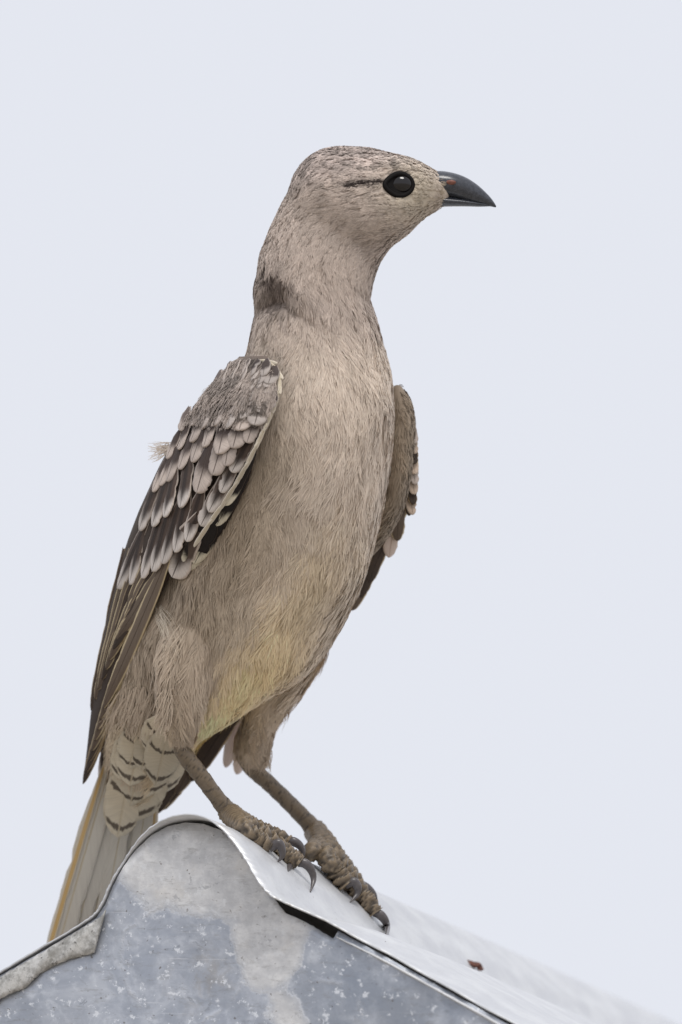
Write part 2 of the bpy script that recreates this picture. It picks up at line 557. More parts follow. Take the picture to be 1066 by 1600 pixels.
# ------------------------------------------------------------------ the bird: body volume
BD = 120.0
TORSO = [(524, 300, -22, 66, 60), (512, 345, -22, 78, 66), (500, 400, -22, 88, 74), (489, 450, -22, 86, 78), (490, 500, -20, 94, 86), (493, 550, -14, 107, 102), (493, 600, -5, 122, 122),
         (479, 680, 8, 134, 138), (459, 760, 25, 142, 145), (430, 850, 48, 146, 147), (383, 942, 78, 146, 142), (305, 1031, 110, 116, 116),
         (248, 1110, 140, 86, 84), (219, 1190, 162, 54, 50), (196, 1262, 182, 26, 22)]
THROAT = [(622, 348, -22, 10, 20), (602, 366, -22, 18, 34), (578, 394, -22, 20, 42), (562, 440, -22, 17, 44), (556, 490, -22, 8, 20)]
HEAD = [(466, 342, -22, 22, 30), (478, 336, -22, 48, 52), (497, 326, -22, 72, 66), (524, 316, -22, 86, 74), (560, 311, -22, 84, 76), (600, 306, -22, 74, 67),
        (640, 298, -22, 56, 52), (670, 297, -22, 37, 38), (690, 297, -22, 26, 27), (704, 298, -22, 18, 18)]
THIGH_N = [(352, 880, 40, 30, 30), (322, 950, 14, 42, 42), (297, 1015, -2, 45, 44), (283, 1070, -4, 39, 40), (280, 1108, 0, 31, 34), (282, 1136, 5, 25, 27), (284, 1158, 10, 16, 17), (285, 1170, 10, 9, 9)]
THIGH_F = [(466, 985, 130, 54, 60), (446, 1045, 160, 44, 52), (416, 1108, 180, 28, 38), (401, 1150, 188, 28, 32), (396, 1180, 192, 27, 28), (401, 1202, 194, 16, 18), (404, 1212, 194, 8, 8)]
FARWING = [(620, 600, 84, 7, 14), (625, 640, 84, 20, 44), (624, 700, 92, 23, 58), (616, 760, 104, 23, 60), (604, 800, 114, 21, 54), (588, 836, 126, 16, 42), (574, 862, 136, 9, 26), (566, 878, 142, 3, 8)]
def sh(st):
    return [(a, b, c + BD, w, e) for a, b, c, w, e in st]
TORSO, HEAD, THROAT, THIGH_N, THIGH_F, FARWING = map(sh, (TORSO, HEAD, THROAT, THIGH_N, THIGH_F, FARWING))

def remeshed(parts, voxel, smooth_it):
    V, F, off = [], [], 0
    for st, n in parts:
        v, f = loft(st, 36, n)
        V.append(v); F += [tuple(i + off for i in q) for q in f]; off += len(v)
    me = mesh_from('tmp', np.vstack(V), F)
    o = bpy.data.objects.new('tmp', me); col.objects.link(o)
    r = o.modifiers.new('r', 'REMESH'); r.mode = 'VOXEL'; r.voxel_size = voxel
    s = o.modifiers.new('s', 'SMOOTH'); s.factor = 0.5; s.iterations = smooth_it
    dg = bpy.context.evaluated_depsgraph_get()
    ev = o.evaluated_get(dg).to_mesh()
    n = len(ev.vertices)
    co = np.empty(n * 3); ev.vertices.foreach_get('co', co); co = co.reshape(-1, 3)
    F = [tuple(p.vertices) for p in ev.polygons]
    o.evaluated_get(dg).to_mesh_clear()
    bpy.data.objects.remove(o); bpy.data.meshes.remove(me)
    return co, F

BV, BF = remeshed([(TORSO, 60), (HEAD, 40), (THROAT, 24), (THIGH_N, 30), (THIGH_F, 30)], 5.0, 16)
# soft modelling of the surface: loose folds in the plumage, the nape hollow, the brow
bb = BVHTree.FromPolygons([tuple(v) for v in BV], BF)
EYE = np.array((625.0, 288.0))
def face_normals(V, F):
    Q = np.array([f[:4] if len(f) >= 4 else (f[0], f[1], f[2], f[2]) for f in F])
    n = np.cross(V[Q[:, 2]] - V[Q[:, 0]], V[Q[:, 3]] - V[Q[:, 1]])
    N = np.zeros_like(V)
    for k in range(4):
        np.add.at(N, Q[:, k], n)
    return N / np.maximum(np.linalg.norm(N, axis=1), 1e-9)[:, None]
BN = face_normals(BV, BF)
near = BV[:, 2] < 120 + 20
amp = np.clip((BV[:, 1] - 360) / 100, 0.25, 1)
disp = (vnoise(BV * np.array((1, .55, 1)), 42, 3) - .5) * 8 * amp + (vnoise(BV * np.array((1, .6, 1)), 18, 5) - .5) * 2.4 * amp
def gauss(x, y, sx, sy, ang=0):
    dx, dy = BV[:, 0] - x, BV[:, 1] - y
    c, s = math.cos(ang), math.sin(ang)
    return np.exp(-((dx * c + dy * s) / sx) ** 2 - ((-dx * s + dy * c) / sy) ** 2) * (BV[:, 2] < 130)
disp -= 15 * gauss(428, 468, 26, 17, -0.5) + 3 * gauss(455, 482, 34, 8, 0.35) 
disp += 7 * gauss(408, 452, 12, 26, 0.2) + 7 * gauss(470, 462, 34, 12, 0.55) + 6 * gauss(440, 425, 50, 14, 0.8)
disp += 4 * gauss(615, 258, 40, 8, 0.12) - 6 * gauss(625, 288, 24, 22)
disp += 5 * gauss(600, 340, 45, 20, -0.5)
BV = BV + BN * disp[:, None]
bb = BVHTree.FromPolygons([tuple(v) for v in BV], BF)

# ------------------------------------------------------------------ plumage colours (the bird's own pigment)
C_BREAST, C_NECK, C_CROWN = lin(218, 203, 188), lin(199, 184, 173), lin(184, 170, 162)
C_FLANK, C_YEL, C_BELLY = lin(180, 164, 145), lin(250, 225, 178), lin(220, 203, 178)
C_DARK, C_FACE = lin(104, 92, 86), lin(208, 196, 178)

def sstep(x, a, b):
    t = np.clip((x - a) / (b - a), 0, 1)
    return t * t * (3 - 2 * t)

def plum_col(P):
    x, y, d = P[:, 0], P[:, 1], P[:, 2]
    n = len(P)
    L = lambda a, b, t: a + (b - a) * t[:, None]
    c = np.tile(C_NECK, (n, 1))
    c = L(c, np.tile(C_BREAST, (n, 1)), sstep(y, 470, 560))
    # crown and face
    crown = sstep(y + 0.12 * (x - 500), 300, 262) * (y < 420)
    c = L(c, np.tile(C_CROWN, (n, 1)), crown)
    face = np.exp(-((x - 650) / 45) ** 2 - ((y - 300) / 45) ** 2)
    c = L(c, np.tile(C_FACE, (n, 1)), np.clip(face * 1.1, 0, 1))
    # flank greyer towards the wing, belly cream and yellow along the middle
    ax = np.interp(y, [500, 700, 850, 950, 1050, 1130], [560, 545, 520, 450, 385, 330])
    off = (x - ax) / 90.0
    fl = sstep(-off, 0.3, 1.5) * sstep(y, 560, 720)
    c = L(c, np.tile(C_FLANK, (n, 1)), fl)
    be = np.exp(-(off / 0.85) ** 2) * sstep(y, 700, 960)
    c = L(c, np.tile(C_BELLY, (n, 1)), np.clip(be, 0, 1) * .9)
    ye = np.exp(-((x - np.interp(y, [750, 900, 1000, 1100, 1180], [528, 492, 436, 360, 318])) / np.interp(y, [750, 1000, 1100], [26, 58, 62])) ** 2) * (.30 * sstep(y, 760, 900) + .85 * sstep(y, 930, 1050))
    ye = ye * (0.65 + 0.5 * vnoise(P, 60, 8))
    c = L(c, np.tile(C_YEL, (n, 1)), np.clip(ye, 0, 1))
    # thighs taupe
    th_ = np.zeros(n)
    for st in (THIGH_N, THIGH_F):
        A = interp(st, 30)
        d2 = ((P[:, None, :] - A[None, :, :3]) ** 2).sum(2)
        j = d2.argmin(1)
        q = np.sqrt(d2[np.arange(n), j]) / (A[j, 3] + 4)
        th_ = np.maximum(th_, (1 - sstep(q, 1.08, 1.30)) * sstep(y, st[1][1] - 10, st[1][1] + 70))
    c = L(c, np.tile(lin(196, 179, 160), (n, 1)), np.clip(th_, 0, 1) * .92)
    v2 = np.exp(-((x - 215) / 60) ** 2 - ((y - 1130) / 45) ** 2)
    c = L(c, np.tile(lin(206, 190, 164), (n, 1)), np.clip(v2, 0, 1) * .8)
    # mottling of the crown and the ruffled nape with exposed dusky bases
    mot = (vnoise(P * np.array((1, 1.25, 1)), 8.5, 11) - .5)
    k = sstep(y, 520, 330) * sstep(x, 680, 640)
    top = sstep(y, 300, 255)
    c = c * (1 + (mot * (0.35 + 0.95 * top) * k)[:, None])
    nape = np.exp(-((x - 432) / 24) ** 2 - ((y - 466) / 20) ** 2) + .75 * np.exp(-(((x - 425) * .9 + (y - 425) * .25) / 17) ** 2 - ((y - 425) / 24) ** 2)
    nape += .5 * np.exp(-((x - 455) / 60) ** 2 - ((y - 445 - .45 * (x - 455)) / 7) ** 2)
    nape = nape * (d < 135) * (0.55 + .8 * vnoise(P, 11, 12))
    c = L(c, np.tile(C_DARK, (n, 1)), np.clip(nape * 1.2, 0, 1) * .9)
    # dark line behind the eye
    el = np.exp(-((y - (284 - (x - 570) * 0.04)) / 4.2) ** 2) * sstep(x, 528, 556) * sstep(x, 612, 600) * (d < 120)
    c = L(c, np.tile(lin(52, 44, 42), (n, 1)), np.clip(el * 1.2, 0, 1))
    # broad patches of slightly different tone
    c = c * (1 + ((vnoise(P * np.array((1, .6, 1)), 55, 13) - .5) * .22 + (vnoise(P * np.array((1.6, .5, 1)), 16, 14) - .5) * .12)[:, None])
    return np.clip(c, 0.01, 0.9)

def tint_mat(name, rough=0.85, spec=0.15):
    m = NT(name)
    a = m.n('ShaderNodeAttribute', out=0, attribute_name='tint')
    m.p(Base_Color=a, Roughness=rough)
    m.b.inputs['Specular IOR Level'].default_value = spec
    m.b.inputs['Sheen Weight'].default_value = 0.12
    m.b.inputs['Sheen Roughness'].default_value = 0.5
    return m.m
M_SKIN = tint_mat('downy_underlayer', 0.95, 0.05)
M_PLUM = tint_mat('body_plumage')

foot_mid = W([(450, 1345, 250)])[0]
bird = empty('bird', foot_mid, 'taupe brown bird with black curved bill perched upright on the metal ridge', 'bird')
me = mesh_from('body', W(BV), BF)
set_col(me, plum_col(BV) * .95)
body = put('body', me, M_SKIN, bird)

# ------------------------------------------------------------------ plumage of many fine barbs
PATHS = [
    [(705, 298, 98), (660, 292, 98), (600, 292, 98), (540, 300, 98), (495, 335, 98), (480, 400, 98), (486, 470, 98), (490, 560, 105), (484, 660, 125), (466, 760, 145), (436, 850, 168),
     (390, 945, 198), (325, 1048, 230), (262, 1128, 260), (196, 1280, 305)],
    [(330, 930, 100), (296, 1030, 104), (282, 1110, 116), (286, 1195, 132)],
    [(460, 1000, 250), (428, 1080, 290), (404, 1150, 308), (402, 1220, 314)],
    [(626, 596, 202), (634, 690, 212), (616, 790, 230), (560, 900, 262)],
]
SEG = []
for i, pth in enumerate(PATHS):
    A = interp(pth, 24)
    for a, b in zip(A[:-1], A[1:]):
        SEG.append((*((a + b) / 2), *((b - a) / np.linalg.norm(b - a)), i))
SEG = np.array(SEG)

def flow(P, N, only=None):
    sg = SEG if only is None else SEG[np.isin(SEG[:, 6], only)]
    out = np.zeros_like(P)
    for i in range(0, len(P), 4000):
        d2 = ((P[i:i + 4000, None, :] - sg[None, :, :3]) ** 2).sum(2)
        w = 1 / (d2 + 60) ** 3
        out[i:i + 4000] = (w[:, :, None] * sg[None, :, 3:6]).sum(1) / w.sum(1)[:, None]
    # neck and breast: feathers sweep slightly outwards
    out -= N * (out * N).sum(1)[:, None]
    return out / np.maximum(np.linalg.norm(out, axis=1), 1e-6)[:, None]

def sample_surface(V, F, n):
    T3 = []
    for f in F:
        T3.append((f[0], f[1], f[2]))
        if len(f) == 4:
            T3.append((f[0], f[2], f[3]))
    T3 = np.array(T3)
    a, b, c = V[T3[:, 0]], V[T3[:, 1]], V[T3[:, 2]]
    nn = np.cross(b - a, c - a)
    ar = np.linalg.norm(nn, axis=1)
    # more, smaller feathers on the head
    cy, cd = (a[:, 1] + b[:, 1] + c[:, 1]) / 3, (a[:, 2] + b[:, 2] + c[:, 2]) / 3
    wgt = ar * np.interp(cy, [300, 420, 560, 700], [4.2, 3.0, 1.7, 1.0])
    i = rng.choice(len(T3), n, p=wgt / wgt.sum())
    u, v = rng.random(n), rng.random(n)
    m = u + v > 1
    u[m], v[m] = 1 - u[m], 1 - v[m]
    P = a[i] + (b - a)[i] * u[:, None] + (c - a)[i] * v[:, None]
    return P, T3[i], (u, v)

def plumage(name, V, F, N, nfe, colfn, parent, only=None, lenscale=1.0, barbs=15, keep=None, lift=1.0):
    P, tri, (u, v) = sample_surface(V, F, nfe)
    n_ = N[tri[:, 0]] * (1 - u - v)[:, None] + N[tri[:, 1]] * u[:, None] + N[tri[:, 2]] * v[:, None]
    n_ /= np.linalg.norm(n_, axis=1)[:, None]
    if keep is not None:
        k = keep(P, n_)
        P, n_ = P[k], n_[k]
    nfe = len(P)
    t_ = flow(P, n_, only)
    # slow swirls plus a random twist
    ang = (vnoise(P, 70, 21) - .5) * 0.9 + (vnoise(P, 24, 22) - .5) * 0.8 + rng.normal(0, .09, nfe)
    ang *= np.interp(P[:, 1], [280, 420, 600], [.75, 1.0, .8])
    b_ = np.cross(n_, t_)
    t2 = t_ * np.cos(ang)[:, None] + b_ * np.sin(ang)[:, None]
    b2 = np.cross(n_, t2)
    y = P[:, 1]
    Lf = np.interp(y, [250, 330, 420, 520, 650, 900], [17, 21, 30, 44, 60, 70]) * lenscale * rng.uniform(.8, 1.25, nfe)
    face = np.exp(-((P[:, 0] - 660) / 40) ** 2 - ((y - 300) / 45) ** 2)
    Lf *= 1 - .5 * face
    Wf = Lf * rng.uniform(.24, .40, nfe)
    wb = np.interp(y, [250, 420, 650, 900], [1.1, 1.2, 1.3, 1.4]) * (1 - .25 * face)
    bvh = BVHTree.FromPolygons([tuple(q) for q in V], F)
    bend = np.zeros(nfe)
    for i in range(nfe):
        for _ in range(3):                 # shorten where the surface ends or turns away
            q = P[i] + t2[i] * Lf[i]
            r = bvh.find_nearest(Vector(q))
            if r[3] < .30 * Lf[i]:
                break
            Lf[i] *= .62
        bend[i] = float(np.dot(q - np.array(r[0]), n_[i]))
    bend = np.clip(bend, -8, 22)
    fc = colfn(P)
    fj = rng.normal(1, .04, nfe)
    # expand to barbs
    rep = lambda a: np.repeat(a, barbs, axis=0)
    m = nfe * barbs
    side = rng.choice([-1, 1], m) * np.sqrt(rng.random(m))
    y0 = rng.uniform(0, .55, m)
    y1 = np.minimum(1.0, y0 + rng.uniform(.34, .55, m)) * (1 - .16 * side ** 2) + rng.normal(0, .04, m)
    ym = (y0 + y1) / 2
    LL, WW = rep(Lf), rep(Wf)
    x1 = side * WW * .5
    xm = x1 * .62
    tilt = rep(rng.uniform(.0, .045, nfe)) * lift
    lf = rng.uniform(-.5, .9, m) * lift + 1.0
    fold = 1 / 130.0
    Pb, Tb, Bb, Nb = rep(P), rep(t2), rep(b2), rep(n_)
    bd = rep(bend)
    wv = rng.normal(0, .8, m)
    def at(x, yy, z):
        return Pb + Tb * (yy * LL)[:, None] + Bb * x[:, None] + Nb * (z + lf + tilt * yy * LL - bd * yy ** 2 - fold * x ** 2)[:, None]
    p0, pm, p1 = at(x1 * .1, y0, -1.0), at(xm + wv, ym, .8), at(x1 + wv * .5, y1, 0.3)
    ww = rep(wb) * rng.uniform(.6, 1.3, m)
    roll = rng.normal(0, .30, m) + np.sign(side) * .15
    Wd = Bb * np.cos(roll)[:, None] + Nb * np.sin(roll)[:, None]
    hw = Wd * (ww * .5)[:, None]
    VV = np.stack([p0 + hw * .7, p0 - hw * .7, pm - hw, pm + hw, p1], 1).reshape(-1, 3)
    base = np.arange(m) * 5
    loops = np.stack([base, base + 1, base + 2, base + 3, base + 3, base + 2, base + 4], 1).ravel()
    starts = np.stack([np.arange(m) * 7, np.arange(m) * 7 + 4], 1).ravel()
    totals = np.tile([4, 3], m)
    me = fast_mesh(name, W(VV), loops, starts, totals)
    cc = rep(fc) * rep(fj)[:, None] * rng.normal(1, .065, m)[:, None]
    c5 = np.repeat(cc, 5, axis=0).reshape(-1, 5, 3)
    c5[:, 0:2] *= .93                       # duskier barb bases, paler tips
    c5[:, 4] *= 1.08
    set_col(me, np.clip(c5.reshape(-1, 3), 0.004, .92))
    # soft vanes: shade mostly with the lie of the plumage
    fn = np.cross(pm + hw - p0, pm - hw - p0); fn /= np.maximum(np.linalg.norm(fn, axis=1), 1e-9)[:, None]
    fn *= np.sign((fn * Nb).sum(1))[:, None]
    nv_ = Nb * .74 + fn * .26 + Bb * (side * .14)[:, None]
    nv_ /= np.linalg.norm(nv_, axis=1)[:, None]
    nw = W(nv_) - W([(0, 0, 0)])
    nw /= np.linalg.norm(nw, axis=1)[:, None]
    nw = np.repeat(nw, 5, axis=0)
    o = put(name, me, M_PLUM, parent, smooth=True)
    me.normals_split_custom_set_from_vertices(nw.tolist())
    o['kind'] = 'stuff'
    return o

def keep_body(P, n):
    e = np.hypot((P[:, 0] - EYE[0]) / 1.05, P[:, 1] - EYE[1])
    k = ~((e < 24) & (P[:, 2] < 98))
    k &= ~((P[:, 0] > 694) & (P[:, 1] > 292))
    return k
BN = face_normals(BV, BF)
plumage('body_plumage', BV, BF, BN, 13000, plum_col, bird, only=[0, 1, 2], barbs=24, keep=keep_body)

# ------------------------------------------------------------------ feathers
def feather_mat(name, base, tip, edge, shaft, v0, v1, edgew=0.16, bars=None, rough=0.65, vein=0.5, centre=None):
    m = NT(name)
    uv = m.n('ShaderNodeUVMap')
    sep = m.n('ShaderNodeSeparateXYZ', out=None, i_0=uv)
    u, v = sep.outputs[0], sep.outputs[1]
    oi = m.n('ShaderNodeObjectInfo', out=None)
    rnd = oi.outputs['Random']
    a = m.math('MULTIPLY', m.math('ABSOLUTE', m.math('SUBTRACT', u, 0.5)), 2.0)       # 0 shaft .. 1 vane edge
    off = m.n('ShaderNodeCombineXYZ', i_0=m.math('MULTIPLY', rnd, 31.0), i_1=m.math('MULTIPLY', rnd, 17.0), i_2=0.0)
    # barbs run obliquely from shaft to edge
    bc = m.n('ShaderNodeCombineXYZ', i_0=m.math('MULTIPLY', a, 0.8), i_1=m.math('SUBTRACT', m.math('MULTIPLY', v, 60.0), m.math('MULTIPLY', a, 9.0)), i_2=m.math('MULTIPLY', rnd, 50.0))
    barb = m.noise(bc, 1.0, 3, 0.6)
    pv = m.n('ShaderNodeVectorMath', operation='ADD', i_0=uv, i_1=off)
    blot = m.noise(pv, 4.5, 4, 0.55)
    vv = m.math('ADD', v, m.math('ADD', m.math('MULTIPLY', m.math('SUBTRACT', barb, 0.5), 0.10), m.math('MULTIPLY', m.math('SUBTRACT', blot, 0.5), 0.22)))
    vv = m.math('ADD', vv, m.math('MULTIPLY', m.math('MULTIPLY', a, a), 0.10))
    t = m.ramp(vv, v0, v1)
    c = m.mix(t, tuple(base), tuple(tip))
    if centre is not None:
        c = m.mix(m.math('MULTIPLY', m.math('MULTIPLY', m.ramp(a, 0.55, 0.1), m.ramp(v, 0.95, 0.7)), 0.8), c, tuple(centre))
    if bars:
        ws = m.math('MULTIPLY', m.math('SUBTRACT', m.noise(pv, 6.0, 5, 0.65), 0.5), 0.17)
        for (bv, bw) in bars:
            arc = m.math('ADD', m.math('ADD', v, ws), m.math('MULTIPLY', m.math('MULTIPLY', a, a), 0.10))
            q = m.ramp(m.math('ABSOLUTE', m.math('SUBTRACT', arc, bv)), bw, bw * 0.35)
            c = m.mix(m.math('MULTIPLY', q, 0.88), c, (0.055, 0.040, 0.030))
    e = m.ramp(m.math('ADD', a, m.math('MULTIPLY', m.math('SUBTRACT', barb, 0.5), 0.12)), 1 - edgew * 1.5, 1 - edgew * 0.5)
    c = m.mix(m.math('MULTIPLY', e, 0.85), c, tuple(edge))
    s = m.ramp(a, 0.085, 0.03)
    c = m.mix(m.math('MULTIPLY', s, 0.8), c, tuple(shaft))
    c = m.mix(m.math('MULTIPLY', m.ramp(barb, 0.35, 0.75), vein * 0.45), c, (0.02, 0.016, 0.013), 'MIX') if vein else c
    hs = m.n('ShaderNodeHueSaturation', i_Color=c, i_Value=m.math('ADD', 0.86, m.math('MULTIPLY', rnd, 0.28)))
    m.bump(m.math('ADD', barb, m.math('MULTIPLY', s, 1.5)), 0.35, 0.0004)
    m.p(Base_Color=hs, Roughness=rough)
    m.b.inputs['Specular IOR Level'].default_value = 0.25
    return m.m

DK, MID, PALE, WHT = lin(58, 47, 43), lin(120, 106, 96), lin(196, 182, 170), lin(212, 203, 196)
FM = {
    'lesser': feather_mat('lesser_covert', lin(112, 101, 96), lin(186, 174, 166), lin(192, 181, 173), lin(105, 93, 88), .40, .85, .18),
    'bar': feather_mat('barred_covert', lin(84, 74, 71), lin(188, 178, 171), lin(180, 170, 163), lin(90, 80, 75), .48, .70, .12),
    'median': feather_mat('median_covert', lin(72, 60, 55), lin(196, 182, 172), lin(188, 175, 166), lin(76, 64, 58), .46, .78, .14),
    'greater': feather_mat('greater_covert', lin(84, 70, 62), WHT, lin(198, 184, 172), lin(60, 50, 44), .62, .90, .13, centre=lin(40, 32, 29)),
    'black': feather_mat('primary_covert', lin(34, 28, 26), lin(220, 211, 190), lin(70, 58, 50), lin(28, 22, 20), .80, .93, .06),
    'edgepale': feather_mat('bend_feather', lin(205, 193, 172), lin(214, 204, 186), lin(222, 212, 198), lin(180, 165, 145), .5, .9, .2, vein=.2),
    'remex': feather_mat('flight_feather', lin(112, 99, 87), lin(96, 82, 70), lin(208, 190, 154), lin(70, 58, 50), .6, .95, .17),
    'remexdark': feather_mat('dark_flight_feather', lin(74, 62, 54), lin(66, 55, 47), lin(176, 154, 120), lin(48, 39, 34), .6, .95, .13),
    'tail': feather_mat('tail_feather', lin(198, 192, 180), lin(186, 178, 165), lin(206, 198, 184), lin(176, 160, 130), .3, .9, .10, vein=.25),
    'tailedge': feather_mat('tail_edge_feather', lin(196, 166, 118), lin(188, 156, 106), lin(206, 198, 182), lin(214, 172, 92), .3, .9, .34, vein=.2),
    'vent': feather_mat('undertail_covert', lin(192, 179, 156), lin(196, 185, 164), lin(190, 178, 156), lin(186, 172, 148), .4, .9, .12, bars=[(0.40, 0.045), (0.88, 0.055)], vein=.35, rough=.85),
    'pink': feather_mat('pale_rosy_feather', lin(176, 150, 134), lin(212, 194, 182), lin(206, 188, 174), lin(170, 144, 128), .4, .9, .2, vein=.2),
    'rosy': feather_mat('soft_rosy_feather', lin(214, 190, 178), lin(228, 212, 204), lin(232, 218, 210), lin(216, 194, 182), .4, .9, .2, vein=.15),
    'farcov': feather_mat('far_covert', lin(120, 106, 94), lin(196, 176, 158), lin(206, 190, 172), lin(120, 104, 90), .45, .85, .14),
}

def feather(name, base, tip, width, mat, parent, bow=0.0, facing=(-0.25, 0, -1.0), camber=0.16, round_=0.72, roll=0.0, lift=0.0, nu=9, nv=20, notch=True, taper=0.25):
    """a vane with a shaft, camber, rounded tip and slightly frayed outline"""
    b, t = np.array(base, float), np.array(tip, float)
    ax = t - b
    L = np.linalg.norm(ax); ax /= L
    n = np.array(facing, float); n -= ax * n.dot(ax); n /= np.linalg.norm(n)
    s = np.cross(n, ax)
    if roll:
        n, s = n * math.cos(roll) + s * math.sin(roll), s * math.cos(roll) - n * math.sin(roll)
    V, UV, F = [], [], []
    ph = random.uniform(0, 9)
    splits = [(random.uniform(.35, .9), random.choice((-1, 1))) for _ in range(2)] if notch else []
    for side in (0, 1):
        for j in range(nv):
            v = 1 - (1 - j / (nv - 1)) ** 1.7
            prof_ = min(1.0, taper + (1 - taper) * (v / .35)) if v < .35 else 1.0
            if v > round_:
                q = (v - round_) / (1 - round_)
                prof_ *= math.sqrt(max(0.0, 1 - q ** 2.2)) * .97 + .03
            for i in range(nu):
                u = i / (nu - 1) * 2 - 1
                w = width / 2 * prof_
                if abs(u) > .99 and notch:
                    w *= 1 + random.uniform(-.05, .05)
                    for sv, ss in splits:
                        if ss * u > 0 and abs(v - sv) < .03:
                            w *= .84
                # barbs sweep forward: outer vane reaches back from the tip
                along = v * L - abs(u) ** 2 * width * .10 * (1 - v)
                if j == nv - 1:
                    along += random.uniform(-.02, .015) * L * .5
                z = -camber * width * (abs(u) ** 2) * .5 + bow * 4 * v * (1 - v) * 0 + lift * v - (1.1 if side else 0)
                z += 0.012 * width * math.sin(v * 14 + ph) * u
                P = b + ax * along + s * (u * w + bow * 4 * v * (1 - v)) + n * z
                V.append(P); UV.append((u * .5 + .5, v))
    nn = nu * nv
    for j in range(nv - 1):
        for i in range(nu - 1):
            a = j * nu + i
            F.append((a, a + 1, a + nu + 1, a + nu))
            a += nn
            F.append((a, a + nu, a + nu + 1, a + 1))
    rim = [i for i in range(nu)] + [j * nu + nu - 1 for j in range(1, nv)] + [(nv - 1) * nu + i for i in range(nu - 2, -1, -1)] + [j * nu for j in range(nv - 2, 0, -1)]
    for a, c in zip(rim, rim[1:] + rim[:1]):
        F.append((c, a, a + nn, c + nn))
    me = mesh_from(name, W(V), F)
    set_uv(me, UV)
    return put(name, me, FM[mat], parent)

# near wing: a curved shield lying over the flank
WY = [548, 575, 610, 670, 730, 800, 850, 900, 960, 1030, 1110, 1180, 1228]
WR = [412, 437, 434, 412, 388, 348, 312, 268, 236, 198, 166, 146, 128]
WL = [378, 352, 316, 276, 243, 211, 192, 180, 163, 148, 136, 128, 122]
WDR = [-62, -100, -128, -140, -128, -100, -66, -16, 26, 66, 104, 146, 174]
WDL = [6, 8, 20, 44, 60, 78, 92, 108, 124, 144, 164, 180, 186]
def body_depth(x, y):
    h = bb.ray_cast(Vector((x, y, -600)), Vector((0, 0, 1)))
    return h[0].z if h[0] is not None else None
wdr = []
for x, y, d in zip(WR, WY, WDR):
    dd = d + BD
    for q in (0, -12, -24):
        h = body_depth(x + q, y)
        if h is not None and y < 960:
            dd = min(dd, h - 9)
    wdr.append(dd)
def wing_depth(x, y):
    xr, xl = np.interp(y, WY, WR), np.interp(y, WY, WL)
    dr, dl = np.interp(y, WY, wdr), np.interp(y, WY, WDL) + BD
    t = (x - xl) / max(xr - xl, 4)
    t = min(max(t, -.25), 1.15)
    if t < 0:
        d = dl - t * 30
    else:
        d = dl + (dr - dl) * math.sin(min(t, 1.0) * math.pi / 2) ** .9 + max(0, t - 1) * 40
    h = body_depth(x, y)
    if h is not None and y < 930:
        d = min(d, h - 7)
    return d
V, F = [], []
ny, nx = 48, 14
for s_ in (0, 1):
    for j in range(ny):
        y = 556 + (1225 - 556) * j / (ny - 1)
        xr, xl = np.interp(y, WY, WR) - 3, np.interp(y, WY, WL) + 3
        for i in range(nx):
            x = xl + (xr - xl) * i / (nx - 1)
            V.append((x, y, wing_depth(x, y) + 4 + s_ * (14 if 0 < i < nx - 1 and 0 < j < ny - 1 else 3)))
for s_ in (0, 1):
    for j in range(ny - 1):
        for i in range(nx - 1):
            a = s_ * nx * ny + j * nx + i
            q = (a, a + 1, a + nx + 1, a + nx)
            F.append(q if s_ == 0 else q[::-1])
rim = [i for i in range(nx)] + [j * nx + nx - 1 for j in range(1, ny)] + [(ny - 1) * nx + i for i in range(nx - 2, -1, -1)] + [j * nx for j in range(ny - 2, 0, -1)]
for a, c in zip(rim, rim[1:] + rim[:1]):
    F.append((c, a, a + nx * ny, c + nx * ny))
me = mesh_from('wing', W(V), F)
wcol = np.array([lin(60, 50, 44) if p[1] > 700 else lin(120, 108, 100) for p in V])
set_col(me, wcol)
wing = put('wing', me, M_SKIN, bird)
wing['label'] = 'folded near wing, dark feathers with pale scalloped tips'

def wf(tip, L, width, mat, z, ang=None, bow=0, **kw):
    """a wing feather given by its tip; direction follows the wing"""
    x, y = tip
    if ang is None:
        xr, xl = np.interp(y, WY, WR), np.interp(y, WY, WL)
        t = (x - xl) / max(xr - xl, 5)
        ang = np.interp(t, [0, .45, .8, 1.0], [.42, .24, .22, .42])
    ang += random.uniform(-.09, .09); width *= random.uniform(.88, 1.14); L *= random.uniform(.94, 1.06)
    bx, by = x + math.sin(ang) * L, y - math.cos(ang) * L
    tp = np.array((x, y, wing_depth(x, y) - z - 2.5))
    bp = np.array((bx, by, wing_depth(bx, by) - z + 2.0))
    # facing from the wing's slope
    xm, ym = (x + bx) / 2, (y + by) / 2
    g = (wing_depth(xm + 8, ym) - wing_depth(xm - 8, ym)) / 16
    mid = (tp + bp) / 2
    dm = wing_depth(xm, ym) - z
    f = np.array((min(max(g, -2.2), 0.3), 0, -1.0))
    return feather('feather', bp, tp, width, mat, wing, bow=bow, facing=f, **kw)

